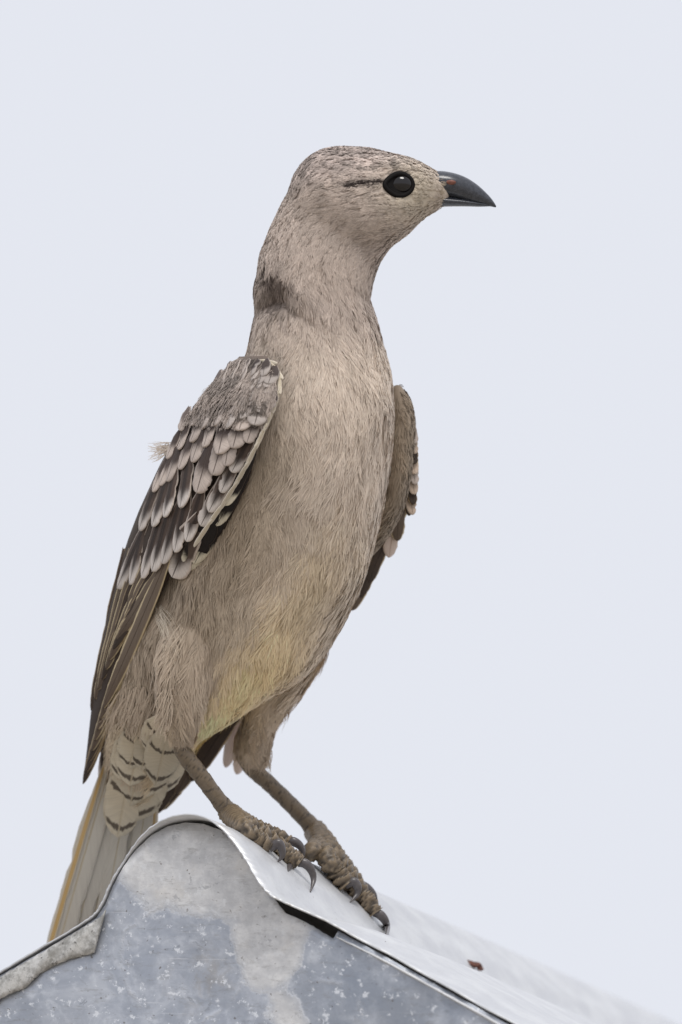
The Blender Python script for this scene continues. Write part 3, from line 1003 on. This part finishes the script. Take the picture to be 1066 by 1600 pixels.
# flight feathers first (lowest layer), then coverts row by row
for i in range(8):      # primaries under the secondaries, the longest make the wing point
    tx, ty = 125 + i * 4.6, 1228 - i * 17
    bx, by = 232 + i * 6.0, 880 - i * 6
    bp = np.array((bx, by, wing_depth(bx, by) + 3)); tp = np.array((tx, ty, wing_depth(tx, ty) + 2 - i * .8))
    feather('feather', bp, tp, 26, 'remexdark' if i < 3 else 'remex', wing, bow=(5 if i < 4 else 2), facing=(-.75, 0, -1), round_=.62, camber=.1, nv=26)
for i in range(8):      # secondaries
    tx, ty = 138 + i * 6.0, 1112 - i * 16
    bx, by = 190 + i * 9.5, 858 + i * 2
    bp = np.array((bx, by, wing_depth(bx, by) + 1)); tp = np.array((tx, ty, wing_depth(tx, ty) - 3 - i * .6))
    feather('feather', bp, tp, 21, 'remex' if i % 3 else 'remexdark', wing, bow=3, facing=(-.75, 0, -1), round_=.66, camber=.1, nv=26)
for tip, L, w, mt in [((303, 882), 150, 30, 'black'), ((318, 858), 150, 26, 'black'), ((338, 822), 130, 24, 'black'), ((352, 790), 120, 24, 'black')]:
    wf(tip, L, w, mt, 5, ang=.50)
for tip, L, w in [((180, 920), 122, 28), ((200, 914), 122, 30), ((219, 904), 120, 32), ((236, 893), 112, 30), ((252, 881), 110, 32), ((272, 863), 104, 30), ((290, 846), 100, 28)]:
    wf(tip, L, w, 'greater', 8, round_=.78)
wf((268, 903), 100, 44, 'greater', 9.5, ang=.35, round_=.8)
wf((290, 892), 104, 34, 'black', 8, ang=.5)
for tip, L, w in [((313, 822), 96, 26), ((326, 800), 96, 24), ((345, 770), 90, 24), ((362, 738), 80, 24)]:
    wf(tip, L, w, 'greater', 10.5, ang=.40, round_=.8)
for tip, L, w in [((215, 829), 92, 32), ((236, 823), 90, 34), ((255, 808), 88, 36), ((281, 793), 88, 42)]:
    wf(tip, L, w, 'greater', 12, round_=.76)
for tip, L, w in [((307, 770), 84, 44), ((332, 742), 74, 42), ((352, 728), 66, 30), ((236, 768), 64, 24), ((247, 758), 66, 26), ((259, 752), 66, 32), ((278, 733), 64, 34), ((299, 722), 62, 34)]:
    wf(tip, L, w, 'median', 15, round_=.74)
for tip, L, w in [((341, 709), 60, 44), ((364, 700), 54, 34), ((386, 692), 50, 26), ((318, 698), 56, 34), ((297, 690), 52, 32), ((277, 702), 52, 28), ((258, 716), 52, 24), ((374, 672), 46, 34)]:
    wf(tip, L, w, 'median', 18, round_=.72)
for tip, L, w in [((398, 664), 42, 30), ((377, 654), 42, 34), ((356, 668), 42, 34), ((336, 664), 42, 32), ((316, 668), 42, 30), ((297, 664), 40, 26), ((279, 672), 40, 22)]:
    wf(tip, L, w, 'bar' if tip[0] > 350 else 'lesser', 21, round_=.70)
k = 0
for yy in range(646, 572, -10):
    xr, xl = np.interp(yy, WY, WR) - max(0, 606 - yy) * .85, np.interp(yy, WY, WL)
    for xx in np.arange(xl + 8 + (k % 2) * 8, xr - 4, 15):
        jx, jy = xx + random.uniform(-3, 3), yy + random.uniform(-4, 4)
        right = (jx - xl) / (xr - xl) > .55
        wf((jx, jy), max(9, min(random.uniform(24, 32), jy - 562)), random.uniform(17, 25), 'bar' if right and random.random() < .7 else 'lesser', 22 + k * 1.1, round_=.66, nu=7, nv=11)
    k += 1
# soft short plumage over the shoulder
SV, SF = [], []
for j in range(26):
    y = 558 + (668 - 558) * j / 25
    xr, xl = np.interp(y, WY, WR) - 2 - max(0, 590 - y) * .5, np.interp(y, WY, WL) + 2
    for i in range(20):
        x = xl + (xr - xl) * i / 19
        SV.append((x, y, wing_depth(x, y) - 25 + 10 * max(0, (y - 630) / 38)))
for j in range(25):
    for i in range(19):
        a = j * 20 + i
        SF.append((a, a + 20, a + 21, a + 1))
SV = np.array(SV)
SN = face_normals(SV, SF)
if SN[:, 2].mean() > 0:
    SN = -SN
def sh_col(P):
    c = np.tile(lin(176, 163, 154), (len(P), 1))
    b = vnoise(P * np.array((.7, 1.3, .2)), 13, 41)
    right = np.clip((P[:, 0] - 340) / 60, 0, 1)
    dk = sstep(b, .50, .68) * (.35 + .6 * right)
    c = c * (1 - .62 * dk)[:, None]
    return c * (1 + ((vnoise(P, 7, 42) - .5) * .5)[:, None])
def sh_keep(P, n):
    return rng.random(len(P)) < np.interp(P[:, 1], [560, 600, 668], [.9, .45, .1])
plumage('shoulder_plumage', SV, SF, SN, 1500, sh_col, wing, only=[1], lenscale=.52, barbs=12, keep=sh_keep)
# pale leading edge at the bend of the wing
edge = [(404, 562), (424, 566), (437, 584), (438, 606), (430, 634), (418, 662), (404, 692), (389, 722), (372, 752), (352, 784), (332, 812), (312, 842)]
for a, b in zip(edge[:-1], edge[1:]):
    ex = np.array((b[0] - a[0], b[1] - a[1])) * .45
    da = wing_depth(min(a[0], np.interp(a[1], WY, WR)), a[1]) - 20
    db = wing_depth(min(b[0] + ex[0], np.interp(b[1] + ex[1], WY, WR)), b[1] + ex[1]) - 19
    feather('feather', (a[0], a[1], da), (b[0] + ex[0], b[1] + ex[1], db), 7.5, 'edgepale', wing, facing=(.5, -.1, -1), camber=.3, nu=7, nv=12)

# far wing: downy lining seen past the breast, with feather tips beyond it
FV, FF = remeshed([(FARWING, 40)], 4.0, 8)
FN = face_normals(FV, FF)
def far_col(P):
    c = np.tile(lin(160, 144, 126), (len(P), 1))
    c = c * (1 - .35 * sstep(P[:, 1], 610, 560))[:, None]
    return c * (1 + ((vnoise(P, 30, 31) - .5) * .25)[:, None])
me = mesh_from('wing', W(FV), FF)
set_col(me, far_col(FV) * .95)
fwing = put('wing', me, M_SKIN, bird)
fwing['label'] = 'far wing with downy taupe lining, showing past the breast'
plumage('wing_lining', FV, FF, FN, 900, far_col, fwing, only=[3], lenscale=.6, barbs=14, keep=lambda P, n: (P[:, 1] > 597) & (P[:, 1] < 852))
Z = BD
for i in range(11):     # small scalloped coverts along the outer edge
    f = i / 10
    x, y = np.interp(f, [0, .3, .7, 1], [637, 648, 649, 645]), 640 + f * 160
    L = 30 + 22 * f
    feather('feather', (x - 8 + 3 * f, y - L, 92 + Z + f * 12), (x + 1, y + 4, 76 + Z + f * 14), 17, ('farcov', 'remexdark', 'farcov', 'median')[i % 4], fwing, facing=(.35, 0, -1), round_=.7, nu=7, nv=14)
for (bx, by, bd, tx, ty, td, w, mt, bw) in [
        (644, 744, 128, 609, 872, 150, 30, 'pink', 6), (648, 720, 122, 622, 846, 140, 30, 'remex', 8), (651, 700, 112, 641, 806, 128, 20, 'remexdark', 4),
        (640, 760, 132, 592, 850, 150, 30, 'farcov', 5),
        (616, 834, 150, 551, 956, 186, 24, 'remex', 4), (612, 832, 148, 564, 936, 180, 24, 'remexdark', 5), (618, 826, 146, 578, 912, 172, 22, 'remexdark', 5),
        (600, 848, 150, 542, 948, 184, 26, 'remexdark', 4), (582, 858, 142, 572, 888, 150, 8, 'edgepale', 0)]:
    feather('feather', (bx, by, bd + Z), (tx, ty, td + Z), w, mt, fwing, bow=-bw, facing=(.45, 0, -1), round_=.7)
# the far wing's long flight feathers, crossing below the belly
for i, (bx, by, tx, ty, mt) in enumerate([(430, 1000, 250, 1272, 'remex'), (440, 1004, 258, 1262, 'remexdark'), (446, 1008, 272, 1246, 'remex'), (420, 990, 240, 1278, 'remexdark'),
                                         (408, 985, 236, 1276, 'remex'), (450, 1018, 296, 1226, 'remexdark')]):
    feather('feather', (bx, by, 250 + Z - i * 2), (tx, ty, 258 + Z - i * 2), 34, mt, fwing, bow=(-10 if i in (1, 2, 5) else -6), facing=(.25, .25, -1), round_=.72, camber=.1, nv=26)
for i, (bx, by, tx, ty, w) in enumerate([(398, 1090, 368, 1216, 26), (388, 1080, 350, 1205, 24)]):
    feather('feather', (bx, by, 262 + Z), (tx, ty, 268 + Z + i), w, 'rosy', fwing, facing=(0, .2, -1), round_=.6)

# tail
tail_v, tail_f = loft([(222, 1170, 178 + BD, 26, 8), (206, 1215, 192 + BD, 26, 6), (196, 1250, 204 + BD, 18, 3)], 20, 16)
me = mesh_from('tail', W(tail_v), tail_f)
set_col(me, np.tile(lin(120, 110, 98), (len(tail_v), 1)))
tail = put('tail', me, M_SKIN, bird)
tail['label'] = 'long grey-brown tail with ochre outer shafts, hanging behind the end plate'
for i, (bx, by, tx, ty, w, mt, z) in enumerate([
        (166, 1178, 67, 1504, 10, 'tailedge', -3), (175, 1180, 77, 1518, 40, 'tail', 1), (186, 1184, 98, 1530, 42, 'tail', 6), (196, 1188, 124, 1534, 42, 'tail', 9),
        (206, 1192, 142, 1536, 30, 'tail', 4), (216, 1196, 152, 1534, 30, 'tail', 12), (222, 1200, 176, 1530, 40, 'tail', 9), (232, 1204, 190, 1524, 34, 'tail', 5), (240, 1206, 212, 1510, 26, 'tailedge', 12)]):
    feather('feather', (bx, by, 186 + BD + z), (tx, ty, 268 + BD + z), w, mt, tail, bow=-1, facing=(-.15, .35, -1), round_=.88, camber=.06, nv=26, taper=.5)
for (bx, by, tx, ty, w, mt) in [(164, 1135, 152, 1226, 14, 'greater'), (170, 1120, 158, 1205, 14, 'remexdark')]:
    feather('feather', (bx, by, 186 + BD), (tx, ty, 200 + BD), w, mt, tail, facing=(-.5, 0, -1))

# barred undertail coverts
for i, (tx, ty, L, w, z) in enumerate([
        (180, 1314, 120, 62, 0), (222, 1284, 120, 56, 1), (206, 1290, 120, 74, 3), (250, 1246, 110, 56, 2), (184, 1268, 104, 54, 5), (226, 1250, 104, 68, 7),
        (200, 1232, 96, 66, 10), (244, 1216, 92, 54, 9), (184, 1222, 74, 48, 11), (218, 1206, 70, 58, 12), (200, 1264, 96, 70, 6), (240, 1232, 90, 56, 8), (198, 1204, 66, 56, 13), (234, 1184, 60, 56, 14), (262, 1206, 76, 40, 9)]):
    d0 = {0: 0}.get(i, 0)
    bx, by = tx + 22, ty - L
    hb_ = body_depth(bx, by)
    bd_ = (hb_ + 10) if hb_ is not None else 150 + BD
    ht = body_depth(tx, ty)
    td = (ht if ht is not None else 176 + BD) - 4 - z
    td = min(td, 170 + BD - z)
    feather('feather', (bx, by, bd_ - z * .3), (tx, ty, td), w, 'vent', body, facing=(-.05, .25, -1), round_=.52, camber=.22, nu=11, nv=22)

# loose tufts
def tuft(name, pts, colr, parent, width=1.6):
    V, F, C = [], [], []
    for (a, b, bow) in pts:
        a, b = np.array(a, float), np.array(b, float)
        ax = b - a
        s = np.cross(ax / np.linalg.norm(ax), (0, 0, 1.0))
        n0 = len(V)
        for j in range(6):
            t = j / 5
            P = a + ax * t + s * bow * 4 * t * (1 - t)
            ww = width * (1 - .8 * t) * .5
            V += [P - s * ww, P + s * ww]
            C += [np.array(colr) * random.uniform(.9, 1.05)] * 2
        for j in range(5):
            F.append((n0 + 2 * j, n0 + 2 * j + 1, n0 + 2 * j + 3, n0 + 2 * j + 2))
    me = mesh_from(name, W(V), F)
    set_col(me, np.clip(np.array(C), 0, .92))
    o = put(name, me, M_PLUM, parent, smooth=False)
    o['kind'] = 'stuff'
    return o
pts = []
for i in range(46):
    a = (264 + random.uniform(-6, 6), 698 + random.uniform(-8, 10), 60 + BD + 4)
    b = (232 + random.uniform(-5, 12), 706 + random.uniform(-16, 16), 64 + BD + random.uniform(-5, 5))
    pts.append((a, b, random.uniform(-3, 3)))
tuft('back_tuft', pts, lin(226, 214, 202), wing, 1.5)
pts = []
for i in range(34):
    x0, y0 = 243 + random.uniform(-3, 6), 945 + random.uniform(0, 26)
    x1, y1 = x0 + random.uniform(2, 38), y0 + random.uniform(34, 74)
    h0, h1 = body_depth(x0, y0), body_depth(x1, y1)
    if h0 is None or h1 is None:
        continue
    pts.append(((x0, y0, h0 - 5), (x1, y1, h1 - 9), random.uniform(2, 7)))
tuft('flank_tuft', pts, lin(218, 206, 188), body, 1.2)
pts = []
for i in range(170):     # frayed hems of the feathered thighs
    side = random.random() < .5
    if side:
        x0, y0, dd = random.uniform(264, 300), random.uniform(1100, 1148), 128
        tg = (287 + random.uniform(-17, 17), 1170 + random.uniform(-12, 6))
    else:
        x0, y0, dd = random.uniform(378, 424), random.uniform(1140, 1185), 312
        tg = (402 + random.uniform(-22, 22), 1212 + random.uniform(-12, 4))
    h0 = body_depth(x0, y0)
    h0 = dd - 20 if h0 is None else h0
    pts.append(((x0, y0, h0 - 3), (*tg, dd - 14 + random.uniform(-4, 6)), random.uniform(-3, 3)))
for i in range(260):     # vent feathers overlapping the barred coverts
    x0, y0 = random.uniform(168, 270), random.uniform(1075, 1118)
    h0 = body_depth(x0, y0)
    if h0 is None:
        continue
    pts.append(((x0, y0, h0 - 5), (x0 + random.uniform(-22, 2), y0 + random.uniform(26, 52), h0 + random.uniform(-20, -6)), random.uniform(-4, 4)))
tuft('thigh_fringe', pts, lin(184, 168, 150), body, 1.8)

# ------------------------------------------------------------------ bill and eye
bm_ = NT('horn_black_bill')
bg = bm_.n('ShaderNodeNewGeometry')
bn = bm_.noise(bg, 900, 4, 0.6)
bm_.bump(bn, 0.12, 0.0002)
M_BILL = bm_.p(Base_Color=bm_.mix(bm_.ramp(bn, .35, .7), (0.035, 0.038, 0.047), (0.062, 0.066, 0.080)), Roughness=0.24)
def bill(name, st):
    v, f = loft(st, 28, 44)
    return put(name, mesh_from(name, W(v), f), M_BILL, bird)
HZ = 98.0
# loft stations: half width is vertical here because the path runs sideways
upper = bill('upper_mandible', [(672, 286, HZ, 18, 24), (686, 285, HZ, 20, 25), (702, 287, HZ, 20, 24), (718, 291, HZ, 19, 21), (734, 298, HZ, 17, 17.5), (748, 305, HZ, 13.5, 13.5), (760, 311, HZ, 9, 9), (769, 316.5, HZ, 5, 5.5), (776, 321.5, HZ, 1.2, 1.5)])
lower = bill('lower_mandible', [(672, 312, HZ, 10, 21), (690, 312.5, HZ, 9, 21), (710, 313.5, HZ, 7.5, 18.5), (730, 315, HZ, 6, 15), (748, 317, HZ, 4.4, 11), (762, 318.5, HZ, 2.6, 6.5), (770, 319.5, HZ, 1.0, 2)])
M_NOS = plain('nostril_skin', (0.16, 0.055, 0.035), .5, 900, .3)
def blobmesh(name, c, r, mat, parent, seg=16, rings=10):
    V, F = [], []
    for j in range(rings + 1):
        ph = math.pi * j / rings
        for i in range(seg):
            th = 2 * math.pi * i / seg
            V.append((c[0] + r[0] * math.sin(ph) * math.cos(th), c[1] + r[1] * math.cos(ph), c[2] + r[2] * math.sin(ph) * math.sin(th)))
    for j in range(rings):
        for i in range(seg):
            a, b = j * seg + i, j * seg + (i + 1) % seg
            F.append((a, a + seg, b + seg, b))
    me = mesh_from(name, W(V), F)
    me.validate()
    return put(name, me, mat, parent)
blobmesh('nostril', (705, 283.5, HZ - 22.6), (8.5, 4.0, 3), M_NOS, upper)
# bristles and small feathers over the bill base
pts = []
for i in range(420):
    a = random.uniform(-1, 1)
    x0, y0 = random.uniform(668, 690), 295 + a * 26
    dz = math.sqrt(max(0.02, 1 - a * a)) * 27
    ln = random.uniform(6, 13) * (1.0 if y0 < 296 else .8)
    upw = random.uniform(-.5, .5) if y0 > 280 else random.uniform(-.15, .45)
    if y0 > 309:
        ln *= .8; upw = random.uniform(0, .5)
    pts.append(((x0, y0, HZ - dz + 1), (x0 + ln, y0 + upw * ln * .6, HZ - dz * (0.94 if ln > 10 else .98) - 2), random.uniform(-2, 2)))
tuft('lore_bristles', pts, lin(190, 176, 158), body, 1.7)

eye_d = body_depth(*EYE)
me_ = NT('eye_dark')
ME = me_.p(Base_Color=(0.010, 0.008, 0.008), Roughness=0.04)
me_.b.inputs['Coat Weight'].default_value = 0.0
me_.b.inputs['Coat Roughness'].default_value = 0.02
M_LID = plain('eyelid_black', (0.008, 0.007, 0.007), .7, 900, .2)
M_LID.node_tree.nodes['Principled BSDF'].inputs['Specular IOR Level'].default_value = .12
eye = blobmesh('eye', (EYE[0] + 1, EYE[1], eye_d + 6), (20.0, 16.8, 14.0), ME, bird, 40, 28)
# eyelid: an almond ring with a point towards the nape
def ring_mesh(c, rx, ry, tube, mat, parent, name):
    V, F = [], []
    na, nb = 48, 10
    for i in range(na):
        th = 2 * math.pi * i / na
        ex = 1 + .16 * max(0, -math.cos(th)) ** 4
        cx, cy = c[0] + rx * math.cos(th) * ex, c[1] + ry * math.sin(th) * (1 - .04 * math.cos(2 * th))
        r = tube * (1 + .25 * math.sin(th) ** 2 * (math.sin(th) < 0))
        hd = body_depth(cx, cy)
        cz = (hd if hd is not None else c[2]) - 1.5
        for j in range(nb):
            ph = 2 * math.pi * j / nb
            V.append((cx + r * math.cos(ph) * math.cos(th), cy + r * math.cos(ph) * math.sin(th), cz + r * 1.1 * math.sin(ph)))
    for i in range(na):
        for j in range(nb):
            a, b = i * nb + j, i * nb + (j + 1) % nb
            c2, d2 = ((i + 1) % na) * nb + (j + 1) % nb, ((i + 1) % na) * nb + j
            F.append((a, b, c2, d2))
    n0 = len(V)                              # bare black skin inside the rim
    for i in range(na):
        th = 2 * math.pi * i / na
        for q in range(5):
            f = 1 - q * .22
            cx, cy = c[0] + rx * math.cos(th) * f, c[1] + ry * math.sin(th) * f
            V.append((cx, cy, (body_depth(cx, cy) or c[2]) - 2.2))
    for i in range(na):
        for q in range(4):
            a, b = n0 + i * 5 + q, n0 + ((i + 1) % na) * 5 + q
            F.append((a, b, b + 1, a + 1))
    return put(name, mesh_from(name, W(V), F), mat, parent)
ring_mesh((EYE[0], EYE[1], eye_d + 1), 20.5, 16.6, 3.6, M_LID, eye, 'eyelid')

# ------------------------------------------------------------------ legs
lm = NT('scaly_leg')
lg = lm.n('ShaderNodeNewGeometry')
ln1 = lm.noise(lg, 420, 5, 0.65)
ln2 = lm.noise(lg, 1300, 3, 0.6)
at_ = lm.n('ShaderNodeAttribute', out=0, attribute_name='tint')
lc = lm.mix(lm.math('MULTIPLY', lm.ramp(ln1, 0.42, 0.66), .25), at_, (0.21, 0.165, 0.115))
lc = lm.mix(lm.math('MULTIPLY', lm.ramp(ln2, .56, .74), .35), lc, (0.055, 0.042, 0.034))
lm.bump(lm.math('ADD', ln1, ln2), .5, .0004)
M_LEG = lm.p(Base_Color=lc, Roughness=0.40)
cm = NT('claw_horn')
cg = cm.n('ShaderNodeNewGeometry')
M_CLAW = cm.p(Base_Color=cm.mix(cm.noise(cg, 600, 3, .5), (0.045, 0.04, 0.042), (0.13, 0.115, 0.115)), Roughness=0.3)

def tube(path, n, seg, scute, amp, seed, wrap=1.0):
    """path rows (x, y, d, r); scutes are overlapping ring plates on the upper side"""
    R = interp(path, n)
    C = R[:, :3]
    Tn = np.gradient(C, axis=0); Tn /= np.linalg.norm(Tn, axis=1)[:, None]
    arc = np.concatenate([[0], np.cumsum(np.linalg.norm(np.diff(C, axis=0), axis=1))])
    rr = random.Random(seed)
    V, Cc = [], []
    jit = [rr.uniform(-.35, .35) for _ in range(400)]
    for i in range(n):
        t = Tn[i]
        a = np.cross(t, (0, 0, 1.0)); a /= np.linalg.norm(a)
        b = np.cross(t, a)
        for k in range(seg):
            th = 2 * math.pi * k / seg
            dirv = a * math.cos(th) + b * math.sin(th)
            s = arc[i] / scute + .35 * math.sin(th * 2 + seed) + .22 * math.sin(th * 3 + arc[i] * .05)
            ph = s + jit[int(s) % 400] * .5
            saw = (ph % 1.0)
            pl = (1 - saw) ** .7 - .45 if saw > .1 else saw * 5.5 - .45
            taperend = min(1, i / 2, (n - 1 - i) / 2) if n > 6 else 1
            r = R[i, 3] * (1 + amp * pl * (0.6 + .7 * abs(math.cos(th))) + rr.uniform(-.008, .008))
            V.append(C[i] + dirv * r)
            g = (max(0.0, .5 + .9 * pl)) ** 1.6  # pale plates over darker skin; groove shade and plate highlights also painted in
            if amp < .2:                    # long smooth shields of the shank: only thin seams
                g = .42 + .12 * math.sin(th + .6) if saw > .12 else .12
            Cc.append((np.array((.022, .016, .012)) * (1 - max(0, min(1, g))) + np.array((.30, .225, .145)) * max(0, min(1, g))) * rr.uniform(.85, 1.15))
    F = []
    for i in range(n - 1):
        for k in range(seg):
            k2 = (k + 1) % seg
            F.append((i * seg + k, i * seg + k2, (i + 1) * seg + k2, (i + 1) * seg + k))
    F.append(tuple(reversed(range(seg)))); F.append(tuple((n - 1) * seg + k for k in range(seg)))
    return np.array(V), F, np.array(Cc)

def cap_front(x, y, d, r):
    """keep a point in front of the capping"""
    h = CAPBVH.ray_cast(Vector((x, y, -600)), Vector((0, 0, 1)))
    return d if h[0] is None else min(d, h[0].z - r - .5)

def rest(x, y, r, guess):
    """depth at which a toe of radius r, seen at (x, y), lies on the capping"""
    best, bd_ = None, guess
    for d in np.arange(guess - 110, guess + 130, 1.5):
        h = CAPBVH.find_nearest(Vector((x, y, d)))
        v = Vector((x, y, d)) - h[0]
        dist = v.length * (1 if v.dot(h[1]) > 0 else -1)
        if dist <= r * .88:                 # first touch, coming from the front
            return d
        if best is None or dist < best:
            best, bd_ = dist, d
    return bd_

def build_leg(tarsus, toes, seed):
    parts = [tube([(a_, b_, c_, r_ * .93) for a_, b_, c_, r_ in tarsus], 120, 20, 22, .07, seed)]
    claws = []
    for tj, (pts, claw, g) in enumerate(toes):
        P = []
        for q, (x, y, r) in enumerate(pts):
            if q == 0:
                P.append((x, y, tarsus[-1][2] + g[0], r)); continue
            P.append((x, y, rest(x, y, r, g[1]) if q >= 1 else g[0], r))
        parts.append(tube([(a_, b_, c_, r_ * 1.0) for a_, b_, c_, r_ in P], 130, 18, 13.0, .42, seed + tj * 3 + 1))
        claws.append((P[-1], claw))
    V, F, C, off = [], [], [], 0
    for v, f, c in parts:
        V.append(v); C.append(c); F += [tuple(i + off for i in q) for q in f]; off += len(v)
    V, C = np.vstack(V), np.vstack(C)
    me = mesh_from('leg', W(V), F)
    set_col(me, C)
    leg = put('leg', me, M_LEG, bird)
    for e, cl in claws:
        st = [(e[0] - (cl[0][0] - e[0]) * .3, e[1] - (cl[0][1] - e[1]) * .3, e[2] - 3, 6.0, 6.0)]
        rs = [7.6, 6.6, 4.4, .7]
        dd = e[2]
        for (x, y), r in zip(cl, rs):
            st.append((x, y, cap_front(x, y, dd - 5, r), r, r * .8))
        v, f = loft(st, 14, 24)
        put('claw', mesh_from('claw', W(v), f), M_CLAW, leg)
    return leg

build_leg([(276, 1164, 132, 11), (291, 1186, 132, 14.5), (312, 1213, 134, 14), (334, 1243, 138, 13.5), (352, 1266, 144, 15), (366, 1282, 152, 16)],
          [([(356, 1272, 15), (382, 1290, 15), (408, 1306, 14.5), (432, 1322, 13.5), (452, 1338, 12.5), (468, 1350, 12)], [(476, 1350), (486, 1360), (490, 1376), (485, 1395)], (0, 170)),
           ([(356, 1272, 13), (380, 1294, 13), (404, 1312, 13), (424, 1325, 12)], [(434, 1318), (440, 1326), (441, 1338), (434, 1347)], (-8, 135)),
           ([(372, 1278, 10), (404, 1294, 10), (436, 1308, 9.5), (452, 1318, 9)], [(458, 1317), (467, 1322), (473, 1331), (475, 1342)], (14, 215))], 3)
build_leg([(378, 1190, 312, 11), (394, 1207, 312, 14), (420, 1230, 314, 13.5), (452, 1261, 318, 13.5), (480, 1290, 324, 14.5), (500, 1314, 330, 18)],
          [([(492, 1304, 16), (514, 1336, 18), (534, 1366, 17), (556, 1392, 15), (574, 1414, 13.5), (587, 1432, 12)], [(594, 1434), (602, 1443), (606, 1456), (602, 1469)], (0, 330)),
           ([(490, 1306, 13), (508, 1340, 14), (526, 1368, 15), (543, 1386, 14)], [(552, 1382), (559, 1390), (558, 1402), (547, 1414)], (-10, 300)),
           ([(500, 1308, 11), (522, 1334, 11), (544, 1362, 10.5), (562, 1386, 9.5)], [(572, 1392), (582, 1402), (586, 1412), (584, 1424)], (14, 360)),
           ([(502, 1318, 14), (490, 1332, 13), (478, 1340, 12), (468, 1346, 10)], [(462, 1346), (456, 1350), (452, 1356), (450, 1362)], (6, 300))], 11)

# ------------------------------------------------------------------ debris caught in the valley of the capping
M_DEB = plain('dried_red_husk', (0.13, 0.055, 0.04), .8, 900, .5, 0, .6)
V, F = [], []
h = CAPBVH.ray_cast(Vector((742, 1520, -600)), Vector((0, 0, 1)))
dd = h[0].z if h[0] is not None else 640
for q in range(9):
    cx, cy, r = 728 + q * 3.4 + random.uniform(-2, 2), 1513 + q * 1.5 + random.uniform(-2.0, 2.0), random.uniform(3.4, 5.8)
    n0 = len(V)
    for j in range(6):
        ph = math.pi * j / 5
        for i in range(7):
            th = 2 * math.pi * i / 7
            k = r * random.uniform(.7, 1.25)
            V.append((cx + 1.4 * k * math.sin(ph) * math.cos(th), cy + .8 * k * math.cos(ph), dd - 6 + 1.2 * k * math.sin(ph) * math.sin(th)))
    for j in range(5):
        for i in range(7):
            F.append((n0 + j * 7 + i, n0 + (j + 1) * 7 + i, n0 + (j + 1) * 7 + (i + 1) % 7, n0 + j * 7 + (i + 1) % 7))
deb = put('dried_husk', mesh_from('dried_husk', W(V), F), M_DEB)
deb['label'] = 'small crumpled red-brown dried husk lying on the ridge capping'
deb['category'] = 'debris'
